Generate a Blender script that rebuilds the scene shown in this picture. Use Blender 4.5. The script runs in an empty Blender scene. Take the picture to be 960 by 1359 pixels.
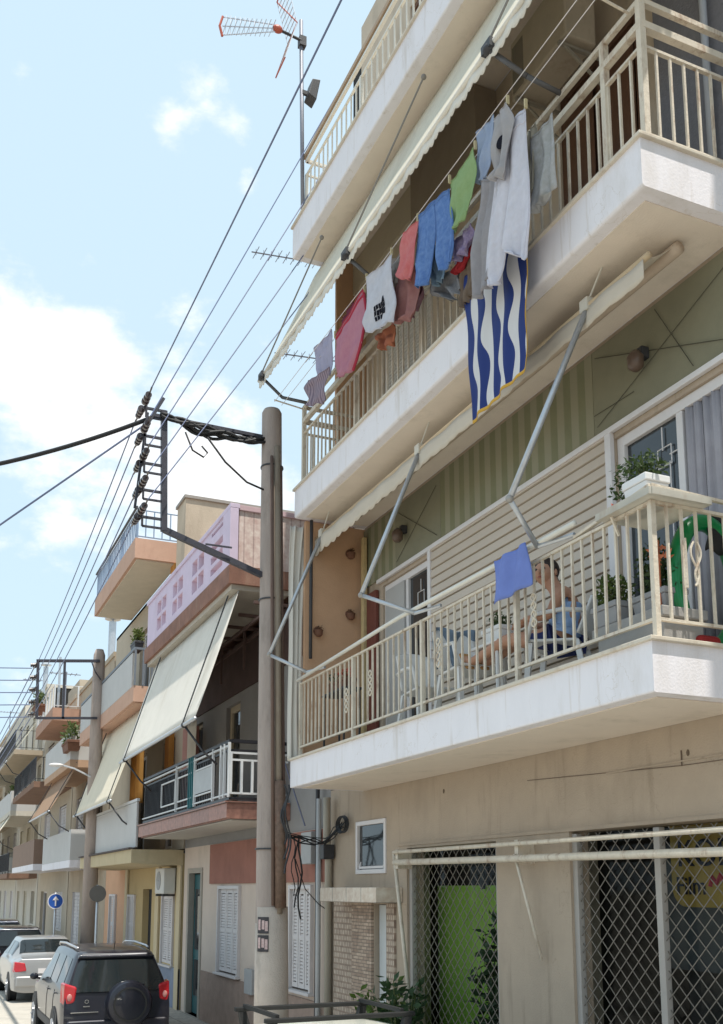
import bpy, math, random
from mathutils import Vector, Matrix
random.seed(7)
# ------------------------------------------------------------------ camera, light, exposure
scn = bpy.context.scene
R = math.radians
F, CX, CY, VPX, HY, CZ = 1344.0, 480.0, 955.0, -122.0, 1180.0, 2.6
PITCH = math.atan((HY-CY)/F); YAW = math.atan((CX-VPX)/math.hypot(F, HY-CY))
camd = bpy.data.cameras.new('camera'); cam = bpy.data.objects.new('camera', camd)
scn.collection.objects.link(cam); scn.camera = cam
cam.location = (0, 0, CZ); cam.rotation_euler = (math.pi/2+PITCH, 0, -YAW)
camd.sensor_fit = 'VERTICAL'; camd.sensor_height = 36; camd.lens = F/1359*36
camd.shift_y = (CY-679.5)/1359; camd.clip_end = 3000; camd.clip_start = 0.1
SUND = Vector((0.045, -0.30, 0.95)).normalized()
sl = bpy.data.lights.new('sun', 'SUN'); sl.energy = 3.6; sl.angle = R(0.5); sl.color = (1, .95, .86)
so = bpy.data.objects.new('sun', sl); scn.collection.objects.link(so)
so.rotation_euler = SUND.to_track_quat('Z', 'Y').to_euler(); so.location = (0, 0, 30)
w = bpy.data.worlds.new('World'); scn.world = w; w.use_nodes = True
nt = w.node_tree; N = nt.nodes; L = nt.links; N.clear()
sky = N.new('ShaderNodeTexSky'); sky.sky_type = 'NISHITA'; sky.sun_disc = False
sky.sun_elevation = math.asin(SUND.z); sky.sun_rotation = math.atan2(SUND.x, SUND.y)
sky.air_density = 1.0; sky.dust_density = 1.2; sky.ozone_density = 1.0
tc = N.new('ShaderNodeTexCoord'); mp = N.new('ShaderNodeMapping'); mp.inputs['Scale'].default_value = (1, 1, 1.7)
mp.inputs['Location'].default_value = (.35, .1, .62)
ns = N.new('ShaderNodeTexNoise'); ns.inputs['Scale'].default_value = 7.5; ns.inputs['Detail'].default_value = 10; ns.inputs['Roughness'].default_value = .6
sx = N.new('ShaderNodeSeparateXYZ'); hz = N.new('ShaderNodeMapRange')
hz.inputs[1].default_value = 0.0; hz.inputs[2].default_value = .75; hz.inputs[3].default_value = .0; hz.inputs[4].default_value = -.10
ad = N.new('ShaderNodeMath'); ad.operation = 'ADD'
cr = N.new('ShaderNodeValToRGB'); cr.color_ramp.interpolation = 'EASE'; cr.color_ramp.elements[0].position = .55; cr.color_ramp.elements[1].position = .76
cr.color_ramp.elements[0].color = (0, 0, 0, 1); cr.color_ramp.elements[1].color = (1, 1, 1, 1)
mx = N.new('ShaderNodeMixRGB'); mx.inputs[2].default_value = (6.3, 6.3, 6.3, 1)
thin = N.new('ShaderNodeMixRGB'); thin.inputs[0].default_value = .88; thin.inputs[2].default_value = (3.8, 4.9, 5.65, 1)
bg = N.new('ShaderNodeBackground'); bg.inputs[1].default_value = 0.125
wo = N.new('ShaderNodeOutputWorld')
L.new(tc.outputs['Generated'], mp.inputs[0]); L.new(mp.outputs[0], ns.inputs['Vector']); L.new(tc.outputs['Generated'], sx.inputs[0])
L.new(sx.outputs['Z'], hz.inputs[0]); L.new(ns.outputs['Fac'], ad.inputs[0]); L.new(hz.outputs[0], ad.inputs[1]); L.new(ad.outputs[0], cr.inputs[0])
def cloud_bank(px, py, rad, amt, prev):
    a = (px-CX)/F; b = (CY-py)/F
    d = Vector([math.sin(YAW)*math.cos(PITCH)+a*math.cos(YAW)-b*math.sin(YAW)*math.sin(PITCH), math.cos(YAW)*math.cos(PITCH)-a*math.sin(YAW)-b*math.cos(YAW)*math.sin(PITCH), math.sin(PITCH)+b*math.cos(PITCH)]).normalized()
    ds = N.new('ShaderNodeVectorMath'); ds.operation = 'DISTANCE'; L.new(tc.outputs['Generated'], ds.inputs[0]); ds.inputs[1].default_value = d
    mr = N.new('ShaderNodeMapRange'); mr.interpolation_type = 'SMOOTHSTEP'; mr.inputs[1].default_value = rad; mr.inputs[2].default_value = 0; mr.inputs[3].default_value = 0; mr.inputs[4].default_value = amt
    L.new(ds.outputs['Value'], mr.inputs[0]); q = N.new('ShaderNodeMath'); q.operation = 'ADD'; L.new(prev, q.inputs[0]); L.new(mr.outputs[0], q.inputs[1]); return q.outputs[0]
_c = ad.outputs[0]
for bk_ in ((10, 420, .13, .25), (110, 520, .14, .25), (290, 650, .15, .26), (40, 700, .16, .06), (268, 125, .06, .21), (215, 180, .045, .19), (250, 410, .055, .19), (325, 180, .035, .19), (335, 240, .025, .19), (30, 100, .025, .18), (120, 340, .03, .2), (-700, 300, .4, .2), (1700, -900, .5, .2)): _c = cloud_bank(*bk_, _c)
L.new(_c, cr.inputs[0])
L.new(sky.outputs[0], thin.inputs[1]); L.new(thin.outputs[0], mx.inputs[1]); L.new(cr.outputs[0], mx.inputs[0]); L.new(mx.outputs[0], bg.inputs[0]); L.new(bg.outputs[0], wo.inputs[0])
scn.view_settings.view_transform = 'Standard'; scn.view_settings.look = 'None'
scn.view_settings.exposure = 0.62; scn.view_settings.gamma = 1
scn.view_settings.use_curve_mapping = False
scn.render.engine = 'CYCLES'; scn.cycles.max_bounces = 6

# ------------------------------------------------------------------ measuring helpers (photo pixel -> point on a real plane)
_fw = (math.sin(YAW)*math.cos(PITCH), math.cos(YAW)*math.cos(PITCH), math.sin(PITCH))
_rt = (math.cos(YAW), -math.sin(YAW), 0)
_up = (-math.sin(YAW)*math.sin(PITCH), -math.cos(YAW)*math.sin(PITCH), math.cos(PITCH))
def ray(px, py):
    a = (px-CX)/F; b = (CY-py)/F
    return Vector([_fw[i]+a*_rt[i]+b*_up[i] for i in range(3)])
def onX(px, py, X): r = ray(px, py); t = X/r.x; return Vector((X, r.y*t, CZ+r.z*t))
def onY(px, py, Y): r = ray(px, py); t = Y/r.y; return Vector((r.x*t, Y, CZ+r.z*t))

# ------------------------------------------------------------------ materials
_m = {}
def mat(name, col, rough=.8, var=.10, scale=4, bump=.15, metal=0, streak=0, drip=None, col2=None, fine=60, dirt=None, dirtamt=.5, spec=.4, trans=0, coat=0):
    if name in _m: return _m[name]
    m = bpy.data.materials.new(name); m.use_nodes = True; _m[name] = m
    n = m.node_tree.nodes; l = m.node_tree.links; b = n['Principled BSDF']
    b.inputs['Roughness'].default_value = rough; b.inputs['Metallic'].default_value = metal
    b.inputs['Specular IOR Level'].default_value = spec; b.inputs['Coat Weight'].default_value = coat
    t = n.new('ShaderNodeTexCoord')
    no = n.new('ShaderNodeTexNoise'); no.inputs['Scale'].default_value = scale; no.inputs['Detail'].default_value = 6; no.inputs['Roughness'].default_value = .65
    mpn = n.new('ShaderNodeMapping'); l.new(t.outputs['Object'], mpn.inputs[0]); l.new(mpn.outputs[0], no.inputs['Vector'])
    if streak: mpn.inputs['Scale'].default_value = (1.6, 1.6, streak)
    r = n.new('ShaderNodeMapRange'); r.inputs[1].default_value = .25; r.inputs[2].default_value = .75
    r.inputs[3].default_value = 0; r.inputs[4].default_value = 1; l.new(no.outputs['Fac'], r.inputs[0])
    mix = n.new('ShaderNodeMixRGB'); l.new(r.outputs[0], mix.inputs[0])
    c2 = col2 or tuple(min(1, c*(1+var)) for c in col)
    c1 = col if col2 else tuple(c*(1-var) for c in col)
    mix.inputs[1].default_value = (*c1, 1); mix.inputs[2].default_value = (*c2, 1)
    out = mix.outputs[0]
    if dirt:
        d = n.new('ShaderNodeTexNoise'); d.inputs['Scale'].default_value = scale*.45; d.inputs['Detail'].default_value = 9; d.inputs['Roughness'].default_value = .7
        mp2 = n.new('ShaderNodeMapping'); mp2.inputs['Scale'].default_value = (1.5, 1.5, .45); l.new(t.outputs['Object'], mp2.inputs[0]); l.new(mp2.outputs[0], d.inputs['Vector'])
        rr = n.new('ShaderNodeMapRange'); rr.inputs[1].default_value = .53; rr.inputs[2].default_value = .72; rr.inputs[3].default_value = 0; rr.inputs[4].default_value = dirtamt
        l.new(d.outputs['Fac'], rr.inputs[0]); m2 = n.new('ShaderNodeMixRGB'); l.new(rr.outputs[0], m2.inputs[0]); l.new(out, m2.inputs[1]); m2.inputs[2].default_value = (*dirt, 1); out = m2.outputs[0]
    if drip:
        d = n.new('ShaderNodeTexNoise'); d.inputs['Scale'].default_value = 1; d.inputs['Detail'].default_value = 5; d.inputs['Roughness'].default_value = .6
        mp3 = n.new('ShaderNodeMapping'); mp3.inputs['Scale'].default_value = (9, 9, .9); l.new(t.outputs['Object'], mp3.inputs[0]); l.new(mp3.outputs[0], d.inputs['Vector'])
        rr = n.new('ShaderNodeMapRange'); rr.inputs[1].default_value = .58; rr.inputs[2].default_value = .74; rr.inputs[3].default_value = 0; rr.inputs[4].default_value = .5
        l.new(d.outputs['Fac'], rr.inputs[0]); m2 = n.new('ShaderNodeMixRGB'); l.new(rr.outputs[0], m2.inputs[0]); l.new(out, m2.inputs[1]); m2.inputs[2].default_value = (*drip, 1); out = m2.outputs[0]
        d = n.new('ShaderNodeTexVoronoi'); d.feature = 'DISTANCE_TO_EDGE'; d.inputs['Scale'].default_value = .8
        nz = n.new('ShaderNodeTexNoise'); nz.inputs['Scale'].default_value = 2.5; nz.inputs['Detail'].default_value = 6; l.new(t.outputs['Object'], nz.inputs['Vector'])
        va = n.new('ShaderNodeMixRGB'); va.blend_type = 'ADD'; va.inputs[0].default_value = .9; l.new(t.outputs['Object'], va.inputs[1]); l.new(nz.outputs['Color'], va.inputs[2]); l.new(va.outputs[0], d.inputs['Vector'])
        rr = n.new('ShaderNodeMapRange'); rr.inputs[1].default_value = .0025; rr.inputs[2].default_value = .0; rr.inputs[3].default_value = 0; rr.inputs[4].default_value = .4
        l.new(d.outputs['Distance'], rr.inputs[0]); m2 = n.new('ShaderNodeMixRGB'); l.new(rr.outputs[0], m2.inputs[0]); l.new(out, m2.inputs[1]); m2.inputs[2].default_value = (*drip, 1); out = m2.outputs[0]
    l.new(out, b.inputs['Base Color'])
    if bump:
        f = n.new('ShaderNodeTexNoise'); f.inputs['Scale'].default_value = fine; f.inputs['Detail'].default_value = 4; l.new(t.outputs['Object'], f.inputs['Vector'])
        bp = n.new('ShaderNodeBump'); bp.inputs['Strength'].default_value = bump; bp.inputs['Distance'].default_value = .02
        l.new(f.outputs['Fac'], bp.inputs['Height']); l.new(bp.outputs[0], b.inputs['Normal'])
    if trans:
        tr = n.new('ShaderNodeBsdfTranslucent'); l.new(out, tr.inputs[0]); ms = n.new('ShaderNodeMixShader'); ms.inputs[0].default_value = trans
        l.new(b.outputs[0], ms.inputs[1]); l.new(tr.outputs[0], ms.inputs[2]); l.new(ms.outputs[0], n['Material Output'].inputs[0])
    return m
def glassmat(name, col=(.03, .035, .04), rough=.06):
    if name in _m: return _m[name]
    m = mat(name, col, rough, .2, 1.3, .02, spec=.7, fine=3); return m
def brickmat(name, c1, c2, mortar, w_, h_, msize=.012, sw='yz', off=.5, rough=.85, bump=.5):
    if name in _m: return _m[name]
    m = bpy.data.materials.new(name); m.use_nodes = True; _m[name] = m
    n = m.node_tree.nodes; l = m.node_tree.links; b = n['Principled BSDF']; b.inputs['Roughness'].default_value = rough
    t = n.new('ShaderNodeTexCoord'); s = n.new('ShaderNodeSeparateXYZ'); c = n.new('ShaderNodeCombineXYZ')
    l.new(t.outputs['Object'], s.inputs[0]); l.new(s.outputs[{'y': 'Y', 'x': 'X', 'z': 'Z'}[sw[0]]], c.inputs[0]); l.new(s.outputs[{'y': 'Y', 'x': 'X', 'z': 'Z'}[sw[1]]], c.inputs[1])
    k = n.new('ShaderNodeTexBrick'); l.new(c.outputs[0], k.inputs['Vector'])
    k.inputs['Scale'].default_value = 1; k.inputs['Brick Width'].default_value = w_; k.inputs['Row Height'].default_value = h_; k.inputs['Mortar Size'].default_value = msize
    k.inputs['Color1'].default_value = (*c1, 1); k.inputs['Color2'].default_value = (*c2, 1); k.inputs['Mortar'].default_value = (*mortar, 1); k.offset = off
    no = n.new('ShaderNodeTexNoise'); no.inputs['Scale'].default_value = 14; no.inputs['Detail'].default_value = 5
    mx_ = n.new('ShaderNodeMixRGB'); mx_.blend_type = 'OVERLAY'; mx_.inputs[0].default_value = .55
    l.new(t.outputs['Object'], no.inputs['Vector']); l.new(k.outputs['Color'], mx_.inputs[1]); l.new(no.outputs['Fac'], mx_.inputs[2]); l.new(mx_.outputs[0], b.inputs['Base Color'])
    bp = n.new('ShaderNodeBump'); bp.inputs['Strength'].default_value = bump; bp.inputs['Distance'].default_value = .01; bp.invert = True
    l.new(k.outputs['Fac'], bp.inputs['Height']); l.new(bp.outputs[0], b.inputs['Normal'])
    return m
def stripemat(name, c1, c2, axis='Y', period=.2, rough=.85, duty=.5, soft=.04):
    if name in _m: return _m[name]
    m = mat(name, c1, rough, .08, 5, .1)
    n = m.node_tree.nodes; l = m.node_tree.links; b = n['Principled BSDF']
    src = b.inputs['Base Color'].links[0].from_socket
    t = n.new('ShaderNodeTexCoord'); s = n.new('ShaderNodeSeparateXYZ'); l.new(t.outputs['Object'], s.inputs[0])
    a = n.new('ShaderNodeMath'); a.operation = 'MULTIPLY'; a.inputs[1].default_value = 1/period; l.new(s.outputs[axis], a.inputs[0])
    fr = n.new('ShaderNodeMath'); fr.operation = 'FRACT'; l.new(a.outputs[0], fr.inputs[0])
    rr = n.new('ShaderNodeMapRange'); rr.inputs[1].default_value = duty-soft; rr.inputs[2].default_value = duty+soft; rr.inputs[3].default_value = 0; rr.inputs[4].default_value = 1; l.new(fr.outputs[0], rr.inputs[0])
    mm = n.new('ShaderNodeMixRGB'); l.new(rr.outputs[0], mm.inputs[0]); l.new(src, mm.inputs[1]); mm.inputs[2].default_value = (*c2, 1); l.new(mm.outputs[0], b.inputs['Base Color'])
    return m

# ------------------------------------------------------------------ mesh builder
WL = {}
class MB:
    def __init__(s): s.v = []; s.f = []; s.mi = []; s.cur = 0; s.uv = []
    def add(s, vs, fs):
        o = len(s.v); s.v += [Vector(p) for p in vs]; s.f += [tuple(i+o for i in f) for f in fs]; s.mi += [s.cur]*len(fs); return s
    def box(s, x0, x1, y0, y1, z0, z1):
        if x0 > x1: x0, x1 = x1, x0
        if y0 > y1: y0, y1 = y1, y0
        if z0 > z1: z0, z1 = z1, z0
        return s.add([(x0, y0, z0), (x1, y0, z0), (x1, y1, z0), (x0, y1, z0), (x0, y0, z1), (x1, y0, z1), (x1, y1, z1), (x0, y1, z1)],
                     [(0, 3, 2, 1), (4, 5, 6, 7), (0, 1, 5, 4), (1, 2, 6, 5), (2, 3, 7, 6), (3, 0, 4, 7)])
    def hexa(s, p8):  # bottom 4, top 4
        return s.add(p8, [(0, 3, 2, 1), (4, 5, 6, 7), (0, 1, 5, 4), (1, 2, 6, 5), (2, 3, 7, 6), (3, 0, 4, 7)])
    def prism(s, prof, axis, a, b):
        n = len(prof)
        def P(u, v, t): return {'y': (u, t, v), 'x': (t, u, v), 'z': (u, v, t)}[axis]
        vs = [P(u, v, a) for u, v in prof]+[P(u, v, b) for u, v in prof]
        return s.add(vs, [tuple(range(n)), tuple(reversed(range(n, 2*n)))]+[(i, (i+1) % n, n+(i+1) % n, n+i) for i in range(n)])
    def tube(s, pts, r, n=8, cap=True):
        pts = [Vector(p) for p in pts]; rs = r if isinstance(r, (list, tuple)) else [r]*len(pts)
        vs = []; fs = []; prev = None
        for i, p in enumerate(pts):
            d = (pts[min(i+1, len(pts)-1)]-pts[max(i-1, 0)])
            if d.length < 1e-9: d = Vector((0, 0, 1))
            d.normalize()
            if prev is None:
                u = d.orthogonal().normalized()
                if abs(d.z) > .9: u = Vector((1, 0, 0)); u = (u-d*u.dot(d)).normalized()
            else: u = (prev-d*prev.dot(d)).normalized()
            prev = u; q = d.cross(u)
            for k in range(n):
                a = 2*math.pi*(k+.5)/n; vs.append(p+u*math.cos(a)*rs[i]+q*math.sin(a)*rs[i])
        for i in range(len(pts)-1):
            for k in range(n): fs.append((i*n+k, i*n+(k+1) % n, (i+1)*n+(k+1) % n, (i+1)*n+k))
        if cap: fs += [tuple(reversed(range(n))), tuple(range((len(pts)-1)*n, len(pts)*n))]
        return s.add(vs, fs)
    def bar(s, a, b, w=.02, h=None):
        a = Vector(a); b = Vector(b); h = h or w; d = (b-a).normalized()
        u = Vector((0, 0, 1)) if abs(d.z) < .9 else Vector((1, 0, 0)); u = (u-d*u.dot(d)).normalized(); q = d.cross(u)
        vs = [p+q*i*w/2+u*j*h/2 for p in (a, b) for i, j in ((-1, -1), (1, -1), (1, 1), (-1, 1))]
        return s.add(vs, [(0, 3, 2, 1), (4, 5, 6, 7), (0, 1, 5, 4), (1, 2, 6, 5), (2, 3, 7, 6), (3, 0, 4, 7)])
    def disc(s, c, nrm, r0, r1, t, n=24):   # ring/disc of thickness t
        c = Vector(c); nrm = Vector(nrm).normalized(); u = nrm.orthogonal().normalized(); q = nrm.cross(u)
        if r0 <= 0: return s.tube([c-nrm*t/2, c+nrm*t/2], r1, n)
        vs = []
        for (r, o) in ((r0, -1), (r1, -1), (r1, 1), (r0, 1)):
            for k in range(n):
                a = 2*math.pi*k/n; vs.append(c+nrm*o*t/2+u*math.cos(a)*r+q*math.sin(a)*r)
        fs = [(j*n+k, j*n+(k+1) % n, ((j+1) % 4)*n+(k+1) % n, ((j+1) % 4)*n+k) for j in range(4) for k in range(n)]
        return s.add(vs, fs)
    def ball(s, c, r, sx=1, sy=1, sz=1, n=12, m=8):
        c = Vector(c); vs = [c+Vector((0, 0, r*sz))]
        for i in range(1, m):
            for k in range(n):
                a = math.pi*i/m; b = 2*math.pi*k/n
                vs.append(c+Vector((r*sx*math.sin(a)*math.cos(b), r*sy*math.sin(a)*math.sin(b), r*sz*math.cos(a))))
        vs.append(c-Vector((0, 0, r*sz))); fs = []
        for k in range(n): fs.append((0, 1+k, 1+(k+1) % n)); fs.append((len(vs)-1, 1+(m-2)*n+(k+1) % n, 1+(m-2)*n+k))
        for i in range(m-2):
            for k in range(n): fs.append((1+i*n+k, 1+(i+1)*n+k, 1+(i+1)*n+(k+1) % n, 1+i*n+(k+1) % n))
        return s.add(vs, fs)
    def lathe(s, c, prof, n=16):
        c = Vector(c); vs = []
        for r, z in prof:
            for k in range(n): a = 2*math.pi*k/n; vs.append(c+Vector((r*math.cos(a), r*math.sin(a), z)))
        fs = [(i*n+k, i*n+(k+1) % n, (i+1)*n+(k+1) % n, (i+1)*n+k) for i in range(len(prof)-1) for k in range(n)]
        fs += [tuple(reversed(range(n))), tuple(range((len(prof)-1)*n, len(prof)*n))]
        return s.add(vs, fs)
    def grid(s, P, nu, nv):
        vs = [P(i/nu, j/nv) for j in range(nv+1) for i in range(nu+1)]
        s.add(vs, [(j*(nu+1)+i, j*(nu+1)+i+1, (j+1)*(nu+1)+i+1, (j+1)*(nu+1)+i) for j in range(nv) for i in range(nu)])
        s.uv = [(i/nu, j/nv) for j in range(nv+1) for i in range(nu+1)]
        return s
    def leaves(s, c, rad, n, size, up=.3):
        c = Vector(c)
        for _ in range(n):
            d = Vector((random.gauss(0, 1), random.gauss(0, 1), random.gauss(0, 1))).normalized()*random.random()**.4
            p = c+Vector((d.x*rad[0], d.y*rad[1], d.z*rad[2])); sz = size*random.uniform(.6, 1.3)
            a = Vector((random.gauss(0, 1), random.gauss(0, 1), random.gauss(0, .7)+up)).normalized(); b = a.orthogonal().normalized()
            b = (Matrix.Rotation(random.random()*6.28, 3, a) @ b); nn = a.cross(b)
            s.add([p, p+a*sz*.5+b*sz*.24+nn*sz*.05, p+a*sz, p+a*sz*.5-b*sz*.24+nn*sz*.05], [(0, 1, 2), (0, 2, 3)])
        return s
    def build(s, name, m, parent=None, bevel=0, smooth=False, solid=0, origin=None, seg=2, sub=0):
        if not s.v: return None
        if origin is None:
            xs = [p.x for p in s.v]; ys = [p.y for p in s.v]; zs = [p.z for p in s.v]
            origin = Vector(((min(xs)+max(xs))/2, (min(ys)+max(ys))/2, min(zs)))
        origin = Vector(origin)
        me = bpy.data.meshes.new(name); me.from_pydata([p-origin for p in s.v], [], s.f)
        if s.uv and len(s.uv) == len(s.v):
            ul = me.uv_layers.new(name='UVMap')
            for lp in me.loops: ul.data[lp.index].uv = s.uv[lp.vertex_index]
        for mm in (m if isinstance(m, (list, tuple)) else [m]): me.materials.append(mm)
        for p, i in zip(me.polygons, s.mi): p.material_index = i; p.use_smooth = smooth
        me.update()
        o = bpy.data.objects.new(name, me); scn.collection.objects.link(o)
        pw = WL[parent.name] if parent else Vector((0, 0, 0))
        o.parent = parent; o.location = origin-pw; WL[o.name] = origin
        if solid: md = o.modifiers.new('s', 'SOLIDIFY'); md.thickness = solid; md.offset = 0
        if sub: md = o.modifiers.new('u', 'SUBSURF'); md.levels = sub; md.render_levels = sub
        if bevel: md = o.modifiers.new('b', 'BEVEL'); md.width = bevel; md.segments = seg; md.limit_method = 'ANGLE'; md.harden_normals = False
        return o
def tag(o, label, cat, group=None, kind=None):
    if label: o['label'] = label
    if cat: o['category'] = cat
    if group: o['group'] = group
    if kind: o['kind'] = kind
    return o
def thing(name, loc, label, cat, group=None):
    o = bpy.data.objects.new(name, None); scn.collection.objects.link(o); o.location = loc; o.empty_display_size = .2
    WL[o.name] = Vector(loc); return tag(o, label, cat, group)
def copy_tree(o, parent=None):
    c = o.copy(); scn.collection.objects.link(c); c.parent = parent
    for ch in [x for x in bpy.data.objects if x.parent == o]: copy_tree(ch, c)
    return c
def one(mb, name, m, label, cat, group=None, **k): return tag(mb.build(name, m, **k), label, cat, group)

# ------------------------------------------------------------------ palette
CREAM = mat('cream_plaster', (.43, .345, .265), .9, .08, 2.2, .25, drip=(.24, .19, .14), dirt=(.25, .20, .15), dirtamt=.35)
WHITEP = mat('white_painted_concrete', (.78, .755, .79), drip=(.46, .38, .30), rough=.85, var=.04, scale=2.5, bump=.15, streak=.5, dirt=(.52, .47, .42), dirtamt=.45)
SOFFIT = mat('soffit_paint', (.74, .65, .56), .9, .06, 2, .15, dirt=(.38, .33, .26), dirtamt=.45)
RAILC = mat('cream_rail_paint', (.64, .57, .47), .6, .12, 14, .25, dirt=(.27, .14, .07), dirtamt=.85)
RAILW = mat('white_rail_paint', (.70, .68, .62), .5, .05, 9, .05)
CANV = mat('cream_canvas', (.80, .75, .63), .9, .05, 2, .2, dirt=(.58, .50, .38), dirtamt=.5, fine=220, trans=.30, streak=.3)
CANVW = mat('white_canvas', (.85, .81, .74), .9, .05, 2, .2, dirt=(.62, .56, .46), dirtamt=.5, fine=220, trans=.24)
GALV = mat('galvanised_arm', (.50, .52, .55), .4, .1, 12, .05, metal=.6)
DARKM = mat('dark_metal', (.045, .045, .05), .5, .2, 8, .1)
BLACK = mat('black_rubber', (.018, .018, .02), .6, .2, 9, .1)
CONC = mat('pole_concrete', (.37, .305, .27), .9, .16, 5, .35, streak=.3, dirt=(.15, .13, .11), dirtamt=.5)
WHITEF = mat('white_frame', (.70, .67, .67), .45, .05, 5, .03)
GLASS = glassmat('dark_glass'); GLASSB = glassmat('sky_glass', (.10, .13, .15))
SIDING = mat('beige_siding', (.56, .48, .40), .6, .05, 2, .05)
OLIVE = stripemat('olive_stripes', (.20, .20, .12), (.28, .265, .185), 'Y', .22, .9)
OLIVEP = mat('olive_cloth', (.22, .21, .145), .9, .12, 2, .1)
SALMON = mat('salmon_plaster', (.55, .34, .21), .9, .08, 3, .2, dirt=(.36, .24, .17), dirtamt=.4)
BROWNW = mat('brown_door_wood', (.13, .065, .04), .6, .2, 6, .15, streak=.2)
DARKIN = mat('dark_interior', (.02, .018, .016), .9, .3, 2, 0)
RUST = mat('rusty_pipe', (.17, .11, .08), .7, .4, 14, .3, dirt=(.12, .035, .015), dirtamt=.9)
GREY = mat('grey_render', (.25, .24, .235), .9, .1, 2, .2)
WPLAS = mat('white_plastic', (.72, .72, .72), .4, .03, 4, .02)

# ------------------------------------------------------------------ the ground
def sheet(name, x0, x1, y0, y1, z, m):
    o = MB().add([(x0, y0, z), (x1, y0, z), (x1, y1, z), (x0, y1, z)], [(0, 1, 2, 3)]).build(name, m); o['kind'] = 'structure'; return o
sheet('ground', -900, 900, -300, 1500, -.012, mat('earth', (.30, .27, .22), .95, .2, .3, .2))
ASPH = mat('pale_asphalt', (.44, .41, .36), .92, .14, 1.6, .4, fine=90, dirt=(.27, .25, .23), dirtamt=.5)
sheet('road', -3.2, 4.02, -12, 300, 0, ASPH)
PAVE = brickmat('pavement_slabs', (.40, .37, .33), (.36, .33, .29), (.2, .18, .16), .4, .4, .012, 'xy', .0, .9, .3)
for nm, x0, x1, k0, k1 in (('sidewalk', 4.14, 5.6, 4.02, 4.14),):
    o = MB().box(x0, x1, -12, 300, -.1, .13).build(nm, PAVE); o['kind'] = 'structure'
    o = MB().box(k0, k1-.001, -12, 300, -.1, .135).build('kerb', mat('kerb_stone', (.38, .36, .33), .9, .12, 3, .3), bevel=.015); o['kind'] = 'structure'
o = MB().box(-4.6, -3.33, -12, 300, -.1, .13).build('sidewalk', PAVE); o['kind'] = 'structure'
o = MB().box(-3.32, -3.2, -12, 300, -.1, .135).build('kerb', _m['kerb_stone'], bevel=.015); o['kind'] = 'structure'

def wall_cells(mb, x0, x1, y0, y1, z0, z1, holes):
    ys = sorted({y0, y1, *[h[0] for h in holes], *[h[1] for h in holes]}); zs = sorted({z0, z1, *[h[2] for h in holes], *[h[3] for h in holes]})
    ys = [y for y in ys if y0 <= y <= y1]; zs = [z for z in zs if z0 <= z <= z1]
    hole = lambda i, j: any(h[0] <= (ys[i]+ys[i+1])/2 <= h[1] and h[2] <= (zs[j]+zs[j+1])/2 <= h[3] for h in holes) if 0 <= i < len(ys)-1 and 0 <= j < len(zs)-1 else True
    def q(*p): mb.add(p, [(0, 1, 2, 3)])
    for i in range(len(ys)-1):
        for j in range(len(zs)-1):
            if hole(i, j): continue
            a, b, c, d = ys[i], ys[i+1], zs[j], zs[j+1]
            q((x0, a, c), (x0, a, d), (x0, b, d), (x0, b, c)); q((x1, a, c), (x1, b, c), (x1, b, d), (x1, a, d))
            if hole(i-1, j): q((x0, a, c), (x1, a, c), (x1, a, d), (x0, a, d))
            if hole(i+1, j): q((x0, b, c), (x0, b, d), (x1, b, d), (x1, b, c))
            if hole(i, j-1): q((x0, a, c), (x0, b, c), (x1, b, c), (x1, a, c))
            if hole(i, j+1): q((x0, a, d), (x1, a, d), (x1, b, d), (x0, b, d))
    return mb
def rail(X, y0, y1, zb, zt, sp=.128, bar=.018, X2=None, ends=(True, False), posts=1.6, extra=(), yfar=None, base=None, pr=.028):
    """front rail along Y at X plus returns along X at the ends; one mesh"""
    mb = MB(); L_ = y1-y0; n = max(1, round(L_/sp))
    for k in range(n+1):
        y = y0+L_*k/n; mb.bar((X+random.uniform(-.002, .002), y+random.uniform(-.005, .005), zb), (X, y+random.uniform(-.005, .005), zt), bar)
    np_ = max(1, round(L_/posts))
    for k in range(np_+1):
        y = y0+L_*k/np_; mb.bar((X, y, base if base is not None else zb-.12), (X, y, zt+.01), .04)
    for z in (zb, zt): mb.bar((X, y0-.012, z), (X, y1+.012, z), .03, .022)
    for z, r in extra: mb.bar((X, y0-.013, z), (X, y1+.013, z), r, r)
    if X2:
        for e, y in zip(ends, (y0, y1)):
            if not e: continue
            m = max(1, round((X2-X)/sp))
            for k in range(1, m): mb.bar((X+(X2-X)*k/m, y, zb), (X+(X2-X)*k/m, y, zt), bar)
            for z in (zb, zt): mb.bar((X, y, z), (X2, y, z), .03, .022)
            for z, r in extra: mb.bar((X, y, z), (X2, y, z), r, r)
    return mb
def ornament(mb, X, y, z, h=.28):
    pts = []
    for k in range(25):
        t = k/24; a = t*2*math.pi*2
        pts.append((X, y+.035*math.sin(t*math.pi*4), z+(t-.5)*h))
    mb.tube(pts, .008, 5)
    mb.tube([(X, 2*y-p[1], p[2]) for p in pts], .008, 5)

exec_parts = []
# ================================================================== B1: the cream apartment building
b1 = thing('apartment_building', (6.5, 7, 0), 'cream and white apartment building on the right, with three long balconies over a shuttered shop', 'building')
S1, S2 = (8.70, 10.69, .0, 3.07), (3.2, 7.47, .0, 3.10)
gw = wall_cells(MB(), 5.3, 5.6, -2, 13.05, 0, 3.95, [S1, S2, (11.24, 12.15, 2.79, 3.46), (11.23, 11.60, 0, 2.42)])
gw.build('wall', CREAM, b1)
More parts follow.
